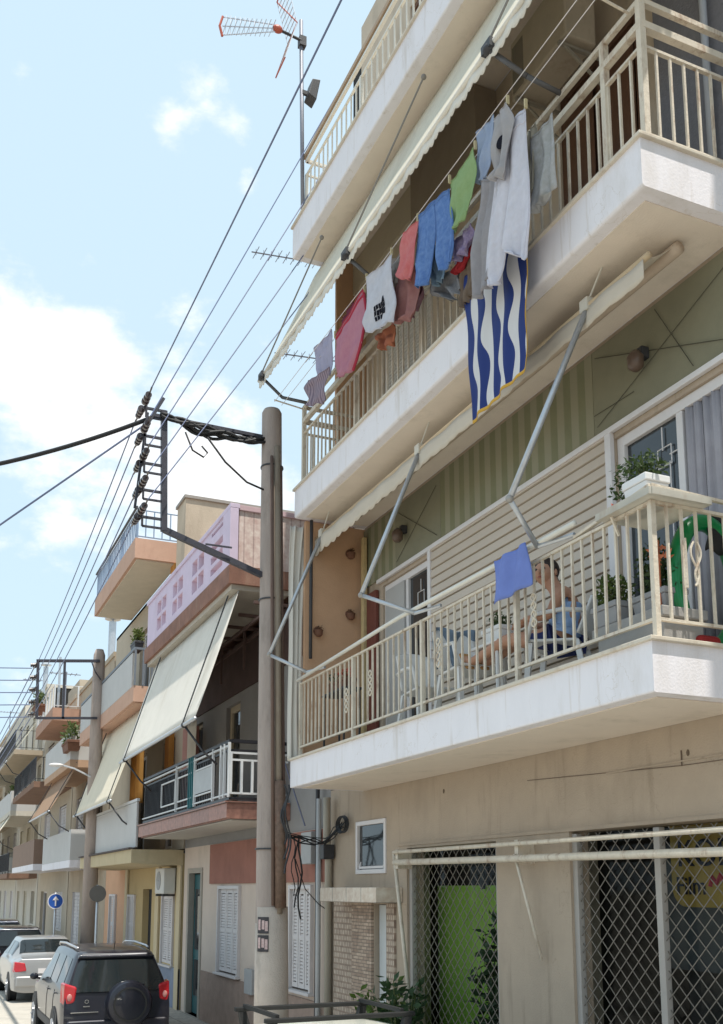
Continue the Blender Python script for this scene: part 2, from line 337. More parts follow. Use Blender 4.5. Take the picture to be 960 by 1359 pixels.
# shallow proud courses and a drip line on the ground floor wall
MB().box(5.285, 5.3, -2, 10.9, 3.10, 3.13).box(5.288, 5.3, 4.0, 6.9, 3.55, 3.562).build('moulding', CREAM, b1)
up1 = wall_cells(MB(), 5.3, 5.55, -2, 12.9, 4.0, 7.5, [(5.05, 6.62, 4.22, 6.42), (10.02, 11.32, 4.22, 6.42), (6.7, 9.95, 4.22, 6.5)]); up1.build('upper_wall', CREAM, b1)
up2 = wall_cells(MB(), 5.3, 5.55, -2, 12.0, 7.55, 15.2, [(5.0, 5.8, 7.76, 10.3), (6.05, 7.25, 7.76, 10.25), (9.9, 11.3, 7.76, 10.2), (6.4, 7.9, 11.9, 14.1), (8.8, 10.4, 11.9, 14.1)])
up2.build('upper_wall', mat('taupe_plaster', (.56, .47, .37), .9, .08, 2, .2, dirt=(.16, .14, .12), dirtamt=.4), b1)
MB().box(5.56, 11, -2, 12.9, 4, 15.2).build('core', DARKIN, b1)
MB().box(5.8, 11, -2, 13, .02, 3.9).build('shop_core', DARKIN, b1) if False else None
MB().tube([onX(700, 1036, 5.292), onX(905, 1016, 5.292), onX(990, 1004, 5.292)], .0028, 4).tube([onX(905, 1016, 5.292), onX(904, 996, 5.292)], .005, 4).build('surface_cable', mat('cable_brown', (.14, .10, .075), .7, .1, 5, 0), b1)
for q_ in ((589, 1050), (913, 999)): MB().ball(onX(*q_, 5.296), .016, .3, 1, 1.6).build('wall_stain', mat('stain', (.14, .1, .07), .9, .2, 9, 0), b1)
# shop interior
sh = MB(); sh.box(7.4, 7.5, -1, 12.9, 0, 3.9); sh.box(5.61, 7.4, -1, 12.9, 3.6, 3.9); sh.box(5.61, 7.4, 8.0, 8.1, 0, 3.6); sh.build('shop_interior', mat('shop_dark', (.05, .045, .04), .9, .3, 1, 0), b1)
# siding with real laps
sd = MB(); z = 4.22
while z < 6.46:
    sd.prism([(5.30, z), (5.264, z+.003), (5.280, z+.096), (5.30, z+.102)], 'y', 6.70, 9.95); z += .106
sd.build('siding', SIDING, b1)
MB().box(5.255, 5.30, 6.62, 6.70, 4.22, 6.50).box(5.255, 5.30, 9.95, 10.02, 4.22, 6.50).box(5.25, 5.295, 5.0, 11.42, 6.47, 6.52).build('siding_trim', WHITEF, b1, bevel=.005)
MB().box(5.281, 5.297, 6.86, 9.72, 6.53, 7.33).build('striped_panel', OLIVE, b1)
MB().box(5.281, 5.297, 10.9, 11.95, 6.53, 7.33).build('striped_panel', OLIVE, b1)
for a_, c_ in ((5.1, 6.855), (9.725, 10.895)): MB().box(5.281, 5.297, a_, c_, 6.53, 7.33).build('plain_panel', OLIVEP, b1)
st = MB()
for (ya, za, yb, zb) in ((5.2, 6.6, 6.8, 7.25), (5.2, 7.2, 6.8, 6.6), (5.6, 6.58, 6.0, 7.28), (9.8, 6.6, 10.85, 7.25), (9.8, 7.2, 10.85, 6.6), (6.3, 6.7, 6.84, 6.72)):
    MB().tube([(5.27, ya, za), (5.27, yb, zb)], .0035, 4).build('string', mat('string_olive', (.07, .065, .045), .8, .1, 5, 0), b1)
# doors on the first floor
def win_frame(y0, y1, z0, z1, X=5.33, w=.07, name='window', mullions=(), mt=WHITEF, gl=GLASS, parent=b1, deco=False, d=.08):
    f = MB(); f.box(X, X+d, y0, y0+w, z0, z1); f.box(X, X+d, y1-w, y1, z0, z1); f.box(X, X+d, y0+w, y1-w, z1-w, z1); f.box(X, X+d, y0+w, y1-w, z0, z0+w)
    for m in mullions: f.box(X+.005, X+d-.005, m-w*.4, m+w*.4, z0+w, z1-w)
    o = f.build(name, mt, parent, bevel=.006)
    MB().box(X+d*.5, X+d*.5+.01, y0+w, y1-w, z0+w, z1-w).build('pane', gl, o)
    return o
fr = win_frame(5.1, 6.62, 4.22, 6.42, name='balcony_door', mullions=(5.86,), w=.09)
dc = MB()
def sq(y0, z0, y1, z1): dc.tube([(5.352, y0, z0), (5.352, y1, z0), (5.352, y1, z1), (5.352, y0, z1), (5.352, y0, z0)], .006, 4)
sq(5.98, 6.12, 6.14, 5.96); dc.tube([(5.352, 5.9, 6.04), (5.352, 6.0, 6.04)], .006, 4); dc.tube([(5.352, 6.08, 6.3), (5.352, 6.08, 6.1)], .006, 4); dc.tube([(5.352, 6.12, 6.0), (5.352, 6.5, 5.9)], .006, 4); dc.tube([(5.352, 6.0, 5.98), (5.352, 6.0, 4.4)], .006, 4)
dc.build('glass_ornament', WHITEF, fr)
MB().grid(lambda u, v: Vector((5.352+.018*math.sin(u*38)+.008*math.sin(u*90), 5.22+u*.58, 4.3+v*2.03)), 60, 4).build('curtain', mat('lilac_curtain', (.36, .34, .37), .9, .12, 5, .05), fr, smooth=True, solid=.004)
fr = win_frame(10.02, 11.32, 4.22, 6.42, name='balcony_door', mullions=(10.7,), w=.08)
MB().box(5.31, 5.345, 10.74, 11.26, 4.3, 6.34).build('door_panel', mat('panel_grey', (.42, .41, .40), .6, .05, 3, .02), fr, bevel=.005)
dc = MB(); sq(10.28, 6.1, 10.44, 5.92); dc.tube([(5.352, 10.36, 6.25), (5.352, 10.36, 6.1)], .006, 4); dc.build('glass_ornament', WHITEF, fr)
# lamps
for y, z in ((6.13, 6.92), (10.6, 6.90)):
    lb = thing('wall_lamp', (5.28, y, z), 'small dark wall lamp over the %s balcony door of the first floor' % ('nearer, curtained' if y < 8 else 'farther, half open'), 'lamp', 'wall lamps over the balcony doors')
    MB().box(5.2, 5.28, y-.035, y+.035, z-.02, z+.08).build('bracket', DARKM, lb, bevel=.01)
    MB().lathe((5.16, y, z-.14), [(.03, 0), (.065, .03), (.07, .12), (.03, .17)], 12).build('lamp_shade', mat('smoky_shade', (.12, .08, .06), .3, .1, 5, .02), lb, smooth=True)
# second floor joinery
BD = win_frame(6.05, 7.25, 7.76, 10.25, name='balcony_door', mullions=(6.65,), mt=BROWNW, gl=BROWNW, w=.1)
for y in (6.1, 6.68): MB().box(5.318, 5.33, y+.06, y+.5, 7.9, 10.1).build('door_panel', BROWNW, BD, bevel=.004)
MB().box(5.28, 5.45, 4.2, 5.85, 7.76, 10.6).build('grey_wall_panel', mat('grey_blue_render', (.20, .20, .225), .9, .12, 30, .3), b1)
SH = win_frame(9.9, 11.3, 7.76, 10.2, name='roller_shutter', w=.08, mullions=(10.6,))
ss = MB(); z = 7.84
while z < 10.1: ss.prism([(5.36, z), (5.335, z+.01), (5.335, z+.042), (5.36, z+.05)], 'y', 9.98, 11.22); z += .052
ss.build('shutter_slats', mat('shutter_white', (.62, .60, .57), .6, .05, 3, .03), SH)
for y0, y1 in ((6.4, 7.9), (8.8, 10.4)): win_frame(y0, y1, 11.9, 14.1, mt=BROWNW)
MB().box(5.1, 5.3, 9.95, 11.9, 10.72, 11.2).build('beam', mat('beam_plaster', (.52, .45, .34), .9, .06, 3, .15), b1, bevel=.01)
MB().box(5.02, 5.3, 8.35, 9.9, 10.3, 11.2).build('shutter_box', mat('brown_box', (.32, .26, .20), .8, .1, 3, .1), b1, bevel=.01)
MB().tube([(5.22, 5.22, 7.78), (5.22, 5.22, 11.2)], .03, 10).build('drainpipe', mat('grey_pipe', (.38, .40, .44), .5, .05, 6, .05), b1, smooth=True)
# balconies
def slab(zt, zb, y0, y1, X0=4.3, X1=5.3, r=.07, lip=True):
    pr_ = [(X0, zt), (X0, zb+r)]+[(X0+r-r*math.cos(a), zb+r-r*math.sin(a)) for a in (R(30), R(60))]+[(X0+r, zb), (X1, zb), (X1, zt)]
    return MB().prism([(a, b) for a, b in reversed(pr_)], 'y', y0, y1)
def balcony(zt, zb, y0, y1, nm='balcony', m=WHITEP, r=.07):
    s = slab(zt, zb, y0, y1, r=r).build(nm, m, b1, smooth=False)
    MB().box(4.27, 5.29, y0-.03, y1+.02, zt, zt+.03).build('marble_sill', mat('sill_marble', (.60, .54, .45), .6, .08, 5, .1, dirt=(.3, .2, .13), dirtamt=.5), s, bevel=.006)
    MB().box(4.42, 5.285, y0+.12, y1-.12, zb-.008, zb-.001).build('soffit', SOFFIT, s)
    return s
c1 = balcony(4.19, 3.85, 5.08, 11.95, r=.015); c2 = balcony(7.75, 7.38, 4.95, 11.9, r=.03); c3 = balcony(11.68, 11.22, 4.3, 12.1, r=.02)
# balcony one: rail
r1 = rail(4.40, 5.14, 11.86, 4.36, 5.17, .13, .018, X2=5.28, base=4.22, posts=1.68)
r1.bar((4.40, 5.14, 5.29), (4.40, 6.0, 5.20), .03, .022).bar((4.40, 5.14, 5.29), (5.28, 5.14, 5.26), .03, .022).bar((4.40, 5.14, 5.195), (4.40, 5.14, 5.275), .036)
for y in (6.55, 8.15, 9.7): ornament(r1, 4.385, y, 4.78)
ornament(r1, 4.385, 10.35, 4.7); 
r1.tube([(4.385+.28, 5.13, 4.6), (4.385+.28, 5.13, 4.95)], .01, 5)
for q in (.33, .36): 
    r1.tube([(4.40+q+.03*math.sin(k/12*6.28*(1 if q < .35 else -1)), 5.12, 4.62+k*.026) for k in range(13)], .008, 5)
r1.build('railing', RAILC, c1)
MB().tube([(4.33, 5.9, 5.27), (4.33, 8.9, 5.29), (4.33, 11.8, 5.20)], .022, 8).build('handrail', RAILW, c1, smooth=True)
# balcony two: rail
r2 = rail(4.40, 5.0, 11.84, 7.84, 8.55, .128, .018, X2=5.28, ends=(True, True), base=7.78, posts=1.7, extra=((8.72, .055), (8.92, .04)))
for y in (5.0, 5.42, 11.84): r2.bar((4.4, y, 7.78), (4.4, y, 8.93), .05)
r2.build('railing', RAILC, c2)
# balcony three: rail
r3 = rail(4.46, 4.4, 12.0, 11.75, 12.50, .16, .018, X2=5.28, ends=(True, True), base=11.7, posts=1.9, extra=((12.72, .04),))
r3.build('railing', RAILW, c3)
MB().bar((4.46, 4.3, 12.8), (4.46, 12.05, 12.8), .07, .06).build('handrail', mat('brown_handrail', (.42, .30, .20), .6, .1, 6, .1), c3)
# partitions at the far end
MB().box(4.45, 5.3, 11.88, 11.95, 4.2, 7.36).build('partition', SALMON, b1)
MB().box(4.86, 5.3, 11.84, 11.9, 7.77, 11.2).build('partition', SALMON, b1)
MB().box(5.20, 5.262, 11.72, 11.80, 4.25, 7.2).build('post', mat('yellow_post', (.55, .42, .22), .7, .2, 8, .1, dirt=(.2, .06, .03)), b1, bevel=.01)
MB().box(5.24, 5.29, 11.42, 11.7, 4.25, 6.4).build('shutter', mat('red_shutter', (.16, .05, .035), .7, .2, 6, .1), b1, bevel=.008)
MB().tube([(4.5, 11.80, 7.35), (4.5, 11.80, 5.5)], .022, 8).build('drainpipe', DARKM, b1, smooth=True)
# entrance: ledge, stone cladding, door, downpipe
MB().box(4.95, 5.298, 10.8, 12.55, 2.44, 2.62).build('door_ledge', brickmat('ledge_tile', (.66, .56, .46), (.62, .52, .43), (.36, .3, .25), .45, .4, .01, 'yz', 0, .6, .2), b1, bevel=.008)
MB().box(5.262, 5.299, 11.62, 12.22, .13, 2.43).build('stone_cladding', brickmat('ledger_stone', (.56, .43, .33), (.34, .24, .18), (.24, .19, .15), .16, .042, .006, 'yz', .4), b1)
MB().box(5.27, 5.299, 12.23, 12.85, .13, 2.43).build('stone_cladding', brickmat('mosaic_stone', (.58, .48, .38), (.48, .38, .30), (.30, .22, .17), .055, .075, .012, 'yz', .37), b1)
MB().box(5.27, 5.299, 10.98, 11.20, .13, 2.43).build('stone_cladding', _m['mosaic_stone'], b1)
dr = MB().box(5.36, 5.42, 11.24, 11.59, .14, 2.41).build('entrance_door', mat('white_door', (.58, .60, .60), .5, .05, 3, .02), b1, bevel=.006)
MB().tube([(5.33, 11.3, 1.0), (5.33, 11.3, 1.35)], .015, 8).build('handle', DARKM, dr)
MB().box(5.31, 5.355, 11.205, 11.24, .14, 2.41).build('door_frame', WHITEF, b1)
wf = win_frame(11.24, 12.15, 2.79, 3.46, X=5.28, name='small_window', w=.055)
MB().hexa([(5.31, 11.34, 2.87), (5.32, 11.34, 2.87), (5.32, 12.05, 2.87), (5.31, 12.05, 2.87), (5.50, 11.34, 3.36), (5.51, 11.34, 3.36), (5.51, 12.05, 3.36), (5.50, 12.05, 3.36)]).build('sash_glass', mat('sash_glass', (.16, .16, .16), .2, .1, 3, 0), wf)
sf = MB(); A = [(5.305, 11.33, 2.87), (5.305, 12.06, 2.87), (5.50, 12.06, 3.37), (5.50, 11.33, 3.37)]
for i in range(4): sf.bar(A[i], A[(i+1) % 4], .028)
sf.build('sash', WHITEF, wf)
MB().tube([(5.24, 12.98, .2), (5.24, 12.98, 3.0), (5.18, 12.9, 3.25), (5.18, 12.9, 3.84)], .05, 10).build('downpipe', mat('beige_pipe', (.42, .38, .31), .6, .06, 6, .05), b1, smooth=True)
MB().tube([(5.15, 13.12, .2), (5.15, 13.12, 3.84)], .035, 10).build('downpipe', mat('white_pipe', (.52, .52, .52), .6, .06, 6, .05), b1, smooth=True)
# shop grilles
def grille(y0, y1, z0, z1, X, ny, nm, mullions=()):
    d = (y1-y0)/ny; mb = MB(); n = int((y1-y0+z1-z0)/d)+2; slope = .95
    for k in range(-n, n+ny):
        for s_ in (1, -1):
            a = y0+k*d; pts = []
            # line y = a + s*t, z = z0 + slope*t
            t0 = 0; t1 = (z1-z0)/slope
            if s_ > 0: t0 = max(t0, y0-a); t1 = min(t1, y1-a)
            else: t0 = max(t0, a-y1); t1 = min(t1, a-y0)
            if t1-t0 > .02: mb.bar((X+.004*s_, a+s_*t0, z0+slope*t0), (X+.004*s_, a+s_*t1, z0+slope*t1), .0062, .0062)
    o = mb.build(nm, mat('grille_steel', (.22, .195, .165), .5, .1, 9, .05, metal=.2), b1)
    for y in (y0, y1)+tuple(mullions): MB().box(X-.03, X+.03, y-.035, y+.035, z0, z1).build('grille_frame', mat('frame_beige', (.40, .37, .34), .5, .06, 6, .05), o, bevel=.005)
    return o
grille(8.73, 10.66, .13, 3.05, 5.36, 13, 'folding_grille')
grille(3.3, 7.44, .13, 3.08, 5.36, 27, 'folding_grille', mullions=(6.36,))
# shop window glazing bars and panel
MB().box(5.7, 5.73, 8.7, 10.69, 2.86, 2.92).box(5.7, 5.73, 9.65, 9.70, 2.6, 3.07).build('shop_frame', DARKM, b1)
MB().box(5.75, 5.78, 8.72, 10.78, .13, 2.64).build('lime_panel', mat('lime_panel', (.30, .50, .07), .7, .15, 1.2, .05), b1)
MB().box(5.75, 5.79, 10.80, 11.45, .13, 2.62).build('brown_panel', mat('brown_panel', (.10, .075, .05), .7, .25, 4, .1, streak=.2), b1)
MB().box(6.3, 6.34, 6.6, 7.5, 1.9, 2.95).build('inner_window', glassmat('inner_glass', (.13, .14, .15)), b1)
MB().box(6.5, 6.55, 3.5, 7.4, .1, 1.9).build('shop_counter', mat('counter', (.10, .09, .085), .6, .5, 2.2, .1), b1)
MB().box(5.58, 5.66, 6.68, 7.46, .13, 1.0).build('shop_counter', DARKIN, b1) if False else None

# sign in the shop window
sg = thing('hanging_sign', (5.62, 6.1, 2.5), 'yellow shop sign lettered in black, behind the grille at the right edge', 'sign')
SY = mat('sign_yellow', (.38, .25, .05), .6, .2, 4, .03, dirt=(.25, .12, .03), dirtamt=.6)
q0 = onX(893, 1150, 5.62); zb_ = onX(925, 1204, 5.62).z; rr_ = .16; ya_, yb_, zt_ = q0.y, 5.0, 3.35
pf = [(ya_-rr_+rr_*math.cos(R(a)), zb_+rr_+rr_*math.sin(R(a))) for a in range(0, -91, -15)]+[(yb_, zb_), (yb_, zt_), (ya_, zt_)]
MB().prism(pf, 'x', 5.605, 5.635).build('sign_board', SY, sg)
def text(s, size, loc, m, parent, name='lettering', ext=.004, rot=(R(90), 0, -R(90)), shear=0):
    c = bpy.data.curves.new(name, 'FONT'); c.body = s; c.size = size; c.extrude = ext; c.align_x = 'LEFT'; c.shear = shear
    o = bpy.data.objects.new(name, c); scn.collection.objects.link(o); o.rotation_euler = rot
    bpy.context.view_layer.update()
    me = bpy.data.meshes.new_from_object(o.evaluated_get(bpy.context.evaluated_depsgraph_get())); bpy.data.objects.remove(o); bpy.data.curves.remove(c)
    me.materials.clear(); me.materials.append(m); ob = bpy.data.objects.new(name, me); scn.collection.objects.link(ob)
    ob.rotation_euler = rot; ob.parent = parent; ob.location = Vector(loc)-(WL[parent.name] if parent else Vector()); WL[ob.name] = Vector(loc); return ob
INK = mat('sign_ink', (.012, .012, .03), .6, .1, 4, 0)
text('KODAK', .30, onX(899, 1150, 5.595), INK, sg)
text('Film', .20, onX(898, 1187, 5.595), INK, sg)
MB().tube([onX(943, 1176, 5.60), onX(946, 1163, 5.60), onX(952, 1172, 5.60), onX(957, 1160, 5.60), onX(960, 1170, 5.60)], .018, 6).build('red_motif', mat('sign_red', (.45, .03, .06), .6, .1, 4, 0), sg)
MB().tube([(5.62, 5.98, 3.4), (5.62, 5.98, 3.95)], .01, 6).build('hanger', DARKM, sg)
c_ = onX(790, 1332, 5.62)
one(MB().ball(c_, .1, .1, 1.2, .9, 10, 6), 'sticker', mat('orange_sticker', (.6, .25, .03), .6, .4, 20, 0), 'orange and yellow sticker low on the glass of the wide shop window', 'sticker')

def glassy():
    m = bpy.data.materials.new('shop_glass'); m.use_nodes = True; n = m.node_tree.nodes; l = m.node_tree.links; n.clear()
    o = n.new('ShaderNodeOutputMaterial'); ms = n.new('ShaderNodeMixShader'); tr = n.new('ShaderNodeBsdfTransparent'); gl = n.new('ShaderNodeBsdfGlossy'); gl.inputs['Roughness'].default_value = .04
    tr.inputs[0].default_value = (.72, .76, .75, 1); fz = n.new('ShaderNodeFresnel'); fz.inputs[0].default_value = 1.22
    nz = n.new('ShaderNodeTexNoise'); nz.inputs['Scale'].default_value = 1.2; bp = n.new('ShaderNodeBump'); bp.inputs['Strength'].default_value = .08; l.new(nz.outputs['Fac'], bp.inputs['Height']); l.new(bp.outputs[0], gl.inputs['Normal'])
    l.new(fz.outputs[0], ms.inputs[0]); l.new(tr.outputs[0], ms.inputs[1]); l.new(gl.outputs[0], ms.inputs[2]); l.new(ms.outputs[0], o.inputs[0]); return m
SG = glassy()
MB().add([(5.50, 3.2, .13), (5.50, 7.47, .13), (5.50, 7.47, 3.1), (5.50, 3.2, 3.1)], [(0, 3, 2, 1)]).build('shop_window', SG, b1)
MB().add([(5.52, 8.7, .13), (5.52, 10.69, .13), (5.52, 10.69, 3.07), (5.52, 8.7, 3.07)], [(0, 3, 2, 1)]).build('shop_window', SG, b1)
# long folded bars of the shop awning
aw = thing('folded_shop_awning', (5.15, 8, 2.8), 'bare cream bars of a folded awning across the top of the two shop grilles', 'awning frame')
MB().tube([(5.1, 10.62, 3.02), (5.1, 3.0, 3.0)], .022, 8).build('top_bar', RAILC, aw, smooth=True)
MB().tube([(5.08, 10.56, 2.90), (5.08, 3.0, 2.83)], .034, 10).build('front_bar', RAILC, aw, smooth=True)
MB().tube([(5.1, 8.05, 2.92), (5.24, 7.86, 1.97)], .014, 8).build('crank_rod', RAILC, aw, smooth=True)
MB().tube([(5.12, 10.66, 3.02), (5.22, 10.4, 1.0)], .022, 8).build('side_arm', RAILC, aw, smooth=True)
for y in (10.56, 8.02, 5.0): MB().box(5.12, 5.3, y, y+.06, 2.83, 3.05).build('bracket', RAILC, aw)

# ------------------------------------------------------------------ first floor drop-arm awning, rolled up
a1 = thing('awning', (4.6, 8.6, 7.0), 'rolled white awning with three bent grey arms standing up from the first floor railing', 'awning')
MB().tube([(4.92, 5.3, 7.30), (4.92, 11.9, 7.30)], .05, 10).build('roller', mat('roller_tube', (.50, .40, .31), .7, .1, 6, .1), a1, smooth=True)
MB().grid(lambda u, v: Vector((4.94-.34*u-.0*v, 5.34+v*6.5, 7.36-.22*u-.03*math.sin(u*3.14)+.004*math.sin(v*70))), 8, 60).build('canopy', mat('old_canvas', (.58, .52, .43), .9, .06, 3, .1, fine=200, dirt=(.36, .3, .24)), a1, smooth=True, solid=.004)
MB().tube([(4.60, 5.26, 7.13), (4.60, 11.9, 7.13)], .028, 8).build('front_bar', mat('tan_bar', (.52, .40, .26), .6, .1, 6, .05), a1, smooth=True)
def val(X, y0, y1, zt, dz, n, amp=.02):
    def P(u, v):
        y = y0+(y1-y0)*u; zl = zt-dz*(1-.25*(1-u) if n < 40 else 1)-amp*(.25+.75*u**2 if n < 40 else 1)*abs(math.sin(u*n*math.pi))
        return Vector((X+.008*math.sin(u*n*2.1), y, zt+(zl-zt)*v))
    return P
MB().grid(val(4.575, 5.3, 11.9, 7.11, .20, 34, .035), 340, 3).build('valance', mat('valance_cloth', (.56, .50, .42), .9, .05, 4, .08, fine=200), a1, smooth=True, solid=.004)
for yt, ye, yp in ((6.0, 6.18, 6.38), (8.9, 8.95, 8.5), (11.66, 11.80, 11.45)):
    e = Vector((3.95, ye, 5.50)); 
    o = MB().tube([(4.60, yt, 7.13), e], .024, 8).build('arm', GALV, a1, smooth=True)
    MB().tube([e, (4.32, yp, 5.24)], .022, 8).build('forearm', GALV, o, smooth=True)
    MB().tube([(4.32, yp, 5.24), (4.42, yp-.35, 5.24)], .018, 6).build('rail_bracket', GALV, a1)
    MB().ball(e, .032).build('joint', mat('joint_metal', (.35, .33, .31), .5, .2, 9, .1, metal=.4), o, smooth=True)
    MB().box(4.56, 4.64, yt-.05, yt+.05, 7.09, 7.19).tube([(4.6, yt, 7.16), (4.62, yt-.22, 7.42)], .008, 5).ball((4.62, yt-.22, 7.42), .03).build('clamp', mat('clamp_white', (.6, .57, .5), .5, .1, 9, .1), o)
# ------------------------------------------------------------------ second floor awning, lowered
a2 = thing('awning', (4.2, 9, 9.4), 'long cream drop awning hanging open above the washing on the second floor', 'awning')
TOPX, TOPZ, BX, BZ = 4.70, 11.18, 3.92, 9.43
MB().grid(lambda u, v: Vector((TOPX+(BX-TOPX)*u-.03*math.sin(u*3.14)*0, 4.2+8.1*v, TOPZ+(BZ-TOPZ)*u-.05*math.sin(u*math.pi)+.006*math.sin(v*60)*u)), 10, 80).build('canopy', CANV, a2, smooth=True, solid=.005)
MB().tube([(BX, 4.15, BZ), (BX, 12.33, BZ)], .026, 8).build('front_bar', CANVW, a2, smooth=True)
MB().grid(val(BX, 4.2, 12.3, BZ-.01, .10, 80, .03), 640, 2).build('valance', CANVW, a2, smooth=True, solid=.004)
MB().tube([(4.74, 4.2, 11.16), (4.74, 12.3, 11.16)], .04, 8).build('roller', GALV, a2, smooth=True)
for yb, yp in ((12.15, 11.7), (9.25, 8.75), (6.25, 5.95)):
    e = Vector((BX-.02, yb, BZ-.03)); el = Vector((4.12, yb-.22, 9.05))
    o = MB().tube([e, el], .022, 8).tube([el, (4.40, yp, 8.92)], .022, 8).build('arm', mat('dark_arm', (.09, .085, .085), .5, .1, 8, .1), a2, smooth=True)
    MB().ball(e, .05, 1, 1.2, .8).box(e.x-.03, e.x+.05, e.y-.07, e.y+.07, e.z-.02, e.z+.06).build('joint', DARKM, o)
    MB().tube([e+Vector((-.01, 0, .04)), (4.38, yb-.95, 11.0)], .011, 6).ball((4.38, yb-.95, 11.0), .03).build('stay_rod', mat('rod_grey', (.22, .20, .18), .5, .2, 3, .05), o)
# cloth drop at the far end of the first floor balcony
def drop(u, v):
    z_ = 7.3-3.1*v; wv = .17-.07*math.sin(v*3.14)
    return Vector((4.27+u*wv*1.5+.015*math.sin(u*14), 11.97+.03*math.sin(u*17+v*3)+.02*math.sin(v*9), z_))
one(MB().grid(drop, 24, 40), 'side_curtain', mat('curtain_white', (.60, .57, .52), .9, .06, 3, .08, streak=.2, dirt=(.4, .36, .3)), 'tall gathered white cloth curtain closing the far end of the first floor balcony', 'curtain', smooth=True, solid=.006)
# AC unit
ac = thing('air_conditioner', (4.95, 6.9, 10.05), 'old beige air conditioner on wall brackets above the brown second floor door', 'air conditioner')
ab = MB().box(4.80, 5.14, 6.42, 7.3, 10.05, 10.68).build('casing', mat('ac_beige', (.46, .39, .30), .6, .1, 4, .08, dirt=(.2, .12, .07)), ac, bevel=.02)
gr = MB()
for k in range(14): gr.disc((4.79, 6.78, 10.37), (1, 0, 0), .03+.017*k, .034+.017*k, .01, 24)
mat('ac_grille', (.22, .19, .15), .7, .1, 5, .05)
MB().box(4.795, 4.80, 7.08, 7.26, 10.1, 10.6).build('side_panel', _m['ac_grille'], ab)
for y in (6.5, 7.2): MB().bar((4.78, y, 10.02), (5.3, y, 10.02), .03).bar((4.84, y, 10.02), (5.29, y, 9.72), .022).build('bracket', mat('ac_bracket', (.3, .27, .22), .6, .1, 5, .05), ac)

# ------------------------------------------------------------------ corner shelf, planters, balcony clutter
sf = thing('corner_shelf', (4.3, 5.1, 5.2), 'thin cream tray shelf hooked over the near corner of the first floor railing', 'shelf')
t_ = MB(); z0, z1 = 5.175, 5.24
P4 = [(4.13, 4.93), (4.86, 4.93), (4.86, 5.5), (4.13, 5.5)]
t_.box(4.33, 4.84, 5.06, 5.62, 5.185, 5.20).box(4.31, 4.33, 5.05, 5.63, 5.185, 5.235).box(4.331, 4.84, 5.04, 5.06, 5.185, 5.235)
t_.build('tray', mat('tray_cream', (.62, .60, .54), .6, .08, 5, .1, dirt=(.4, .26, .15), trans=.35), sf)
MB().bar((4.35, 5.5, 5.184), (4.41, 5.5, 5.05), .015).build('strut', RAILC, sf)
def planter(c, L_, W, H, label, m=WPLAS, leaf=(.045, .075, .02), n=260, lh=.12, size=.05, along='y', flower=None, hang=None, group=None):
    c = Vector(c); p = thing('potted_plant', c, label, 'plant', group); a, b = (W, L_) if along == 'y' else (L_, W)
    mb = MB(); mb.hexa([(c.x-a*.42, c.y-b*.44, c.z), (c.x+a*.42, c.y-b*.44, c.z), (c.x+a*.42, c.y+b*.44, c.z), (c.x-a*.42, c.y+b*.44, c.z), (c.x-a*.5, c.y-b*.5, c.z+H*.72), (c.x+a*.5, c.y-b*.5, c.z+H*.72), (c.x+a*.5, c.y+b*.5, c.z+H*.72), (c.x-a*.5, c.y+b*.5, c.z+H*.72)])
    mb.box(c.x-a*.54, c.x+a*.54, c.y-b*.53, c.y+b*.53, c.z+H*.722, c.z+H); mb.build('pot', m, p, bevel=.008)
    lm = mat('leaf_%d' % int(leaf[1]*1000), leaf, .6, .5, 18, .05, trans=.25)
    lf = MB().leaves(c+Vector((0, 0, H+lh*.7)), (a*.6, b*.6, lh), n, size)
    if hang: lf.leaves(c+Vector(hang), (a*.5, b*.3, .2), n//2, size)
    lf.build('foliage', lm, p)
    sm = MB()
    for k in range(9): sm.tube([c+Vector((0, 0, H*.9)), c+Vector((random.uniform(-a, a)*.4, random.uniform(-b, b)*.4, H+lh))], .004, 4)
    sm.build('stem', mat('stem_green', (.10, .12, .04), .7, .2, 8, 0), p)
    if flower: MB().leaves(c+Vector((0, 0, H+lh*.8)), (a*.6, b*.6, lh*.8), 25, size*.8).build('flower', mat('flower_%s' % flower[0], flower, .6, .1, 8, 0), p)
    return p
planter((4.50, 5.30, 5.202), .24, .2, .2, 'white plastic planter of dark trailing leaves on the corner shelf', hang=(-.02, .22, .22), n=260, lh=.12)
one(MB().leaves((4.40, 5.53, 5.22), (.06, .07, .03), 40, .05), 'cloth_flower', mat('coral', (.7, .2, .14), .6, .1, 6, 0), 'small coral pink artificial flower lying on the corner shelf', 'flower')
planter((4.62, 5.85, 4.50), .28, .2, .16, 'bushy light green basil plant in a grey pot behind the railing near the corner', mat('pot_grey', (.30, .30, .31), .6, .1, 6, .05), (.075, .115, .022), 420, .13, .05)
planter((4.72, 5.48, 4.50), .35, .2, .16, 'tall dark green plant in a grey pot nearest the balcony corner', _m['pot_grey'], (.04, .07, .02), 480, .22, .055)
one(MB().box(4.52, 4.92, 5.22, 6.0, 4.42, 4.495).box(4.55, 4.9, 5.25, 5.97, 4.225, 4.418), 'plant_bench', mat('bench_grey', (.33, .32, .31), .7, .1, 5, .1), 'low grey slab bench carrying the pots at the balcony corner', 'bench', bevel=.01)
# coral stake
one(MB().tube([(4.62, 5.36, 4.5), (4.62, 5.36, 5.0)], .018, 6).leaves((4.6, 5.33, 4.88), (.05, .05, .08), 30, .07), 'flower_stake', mat('coral_brown', (.5, .16, .08), .7, .2, 8, .05), 'coral artificial flower on a brown stake behind the corner post', 'flower')
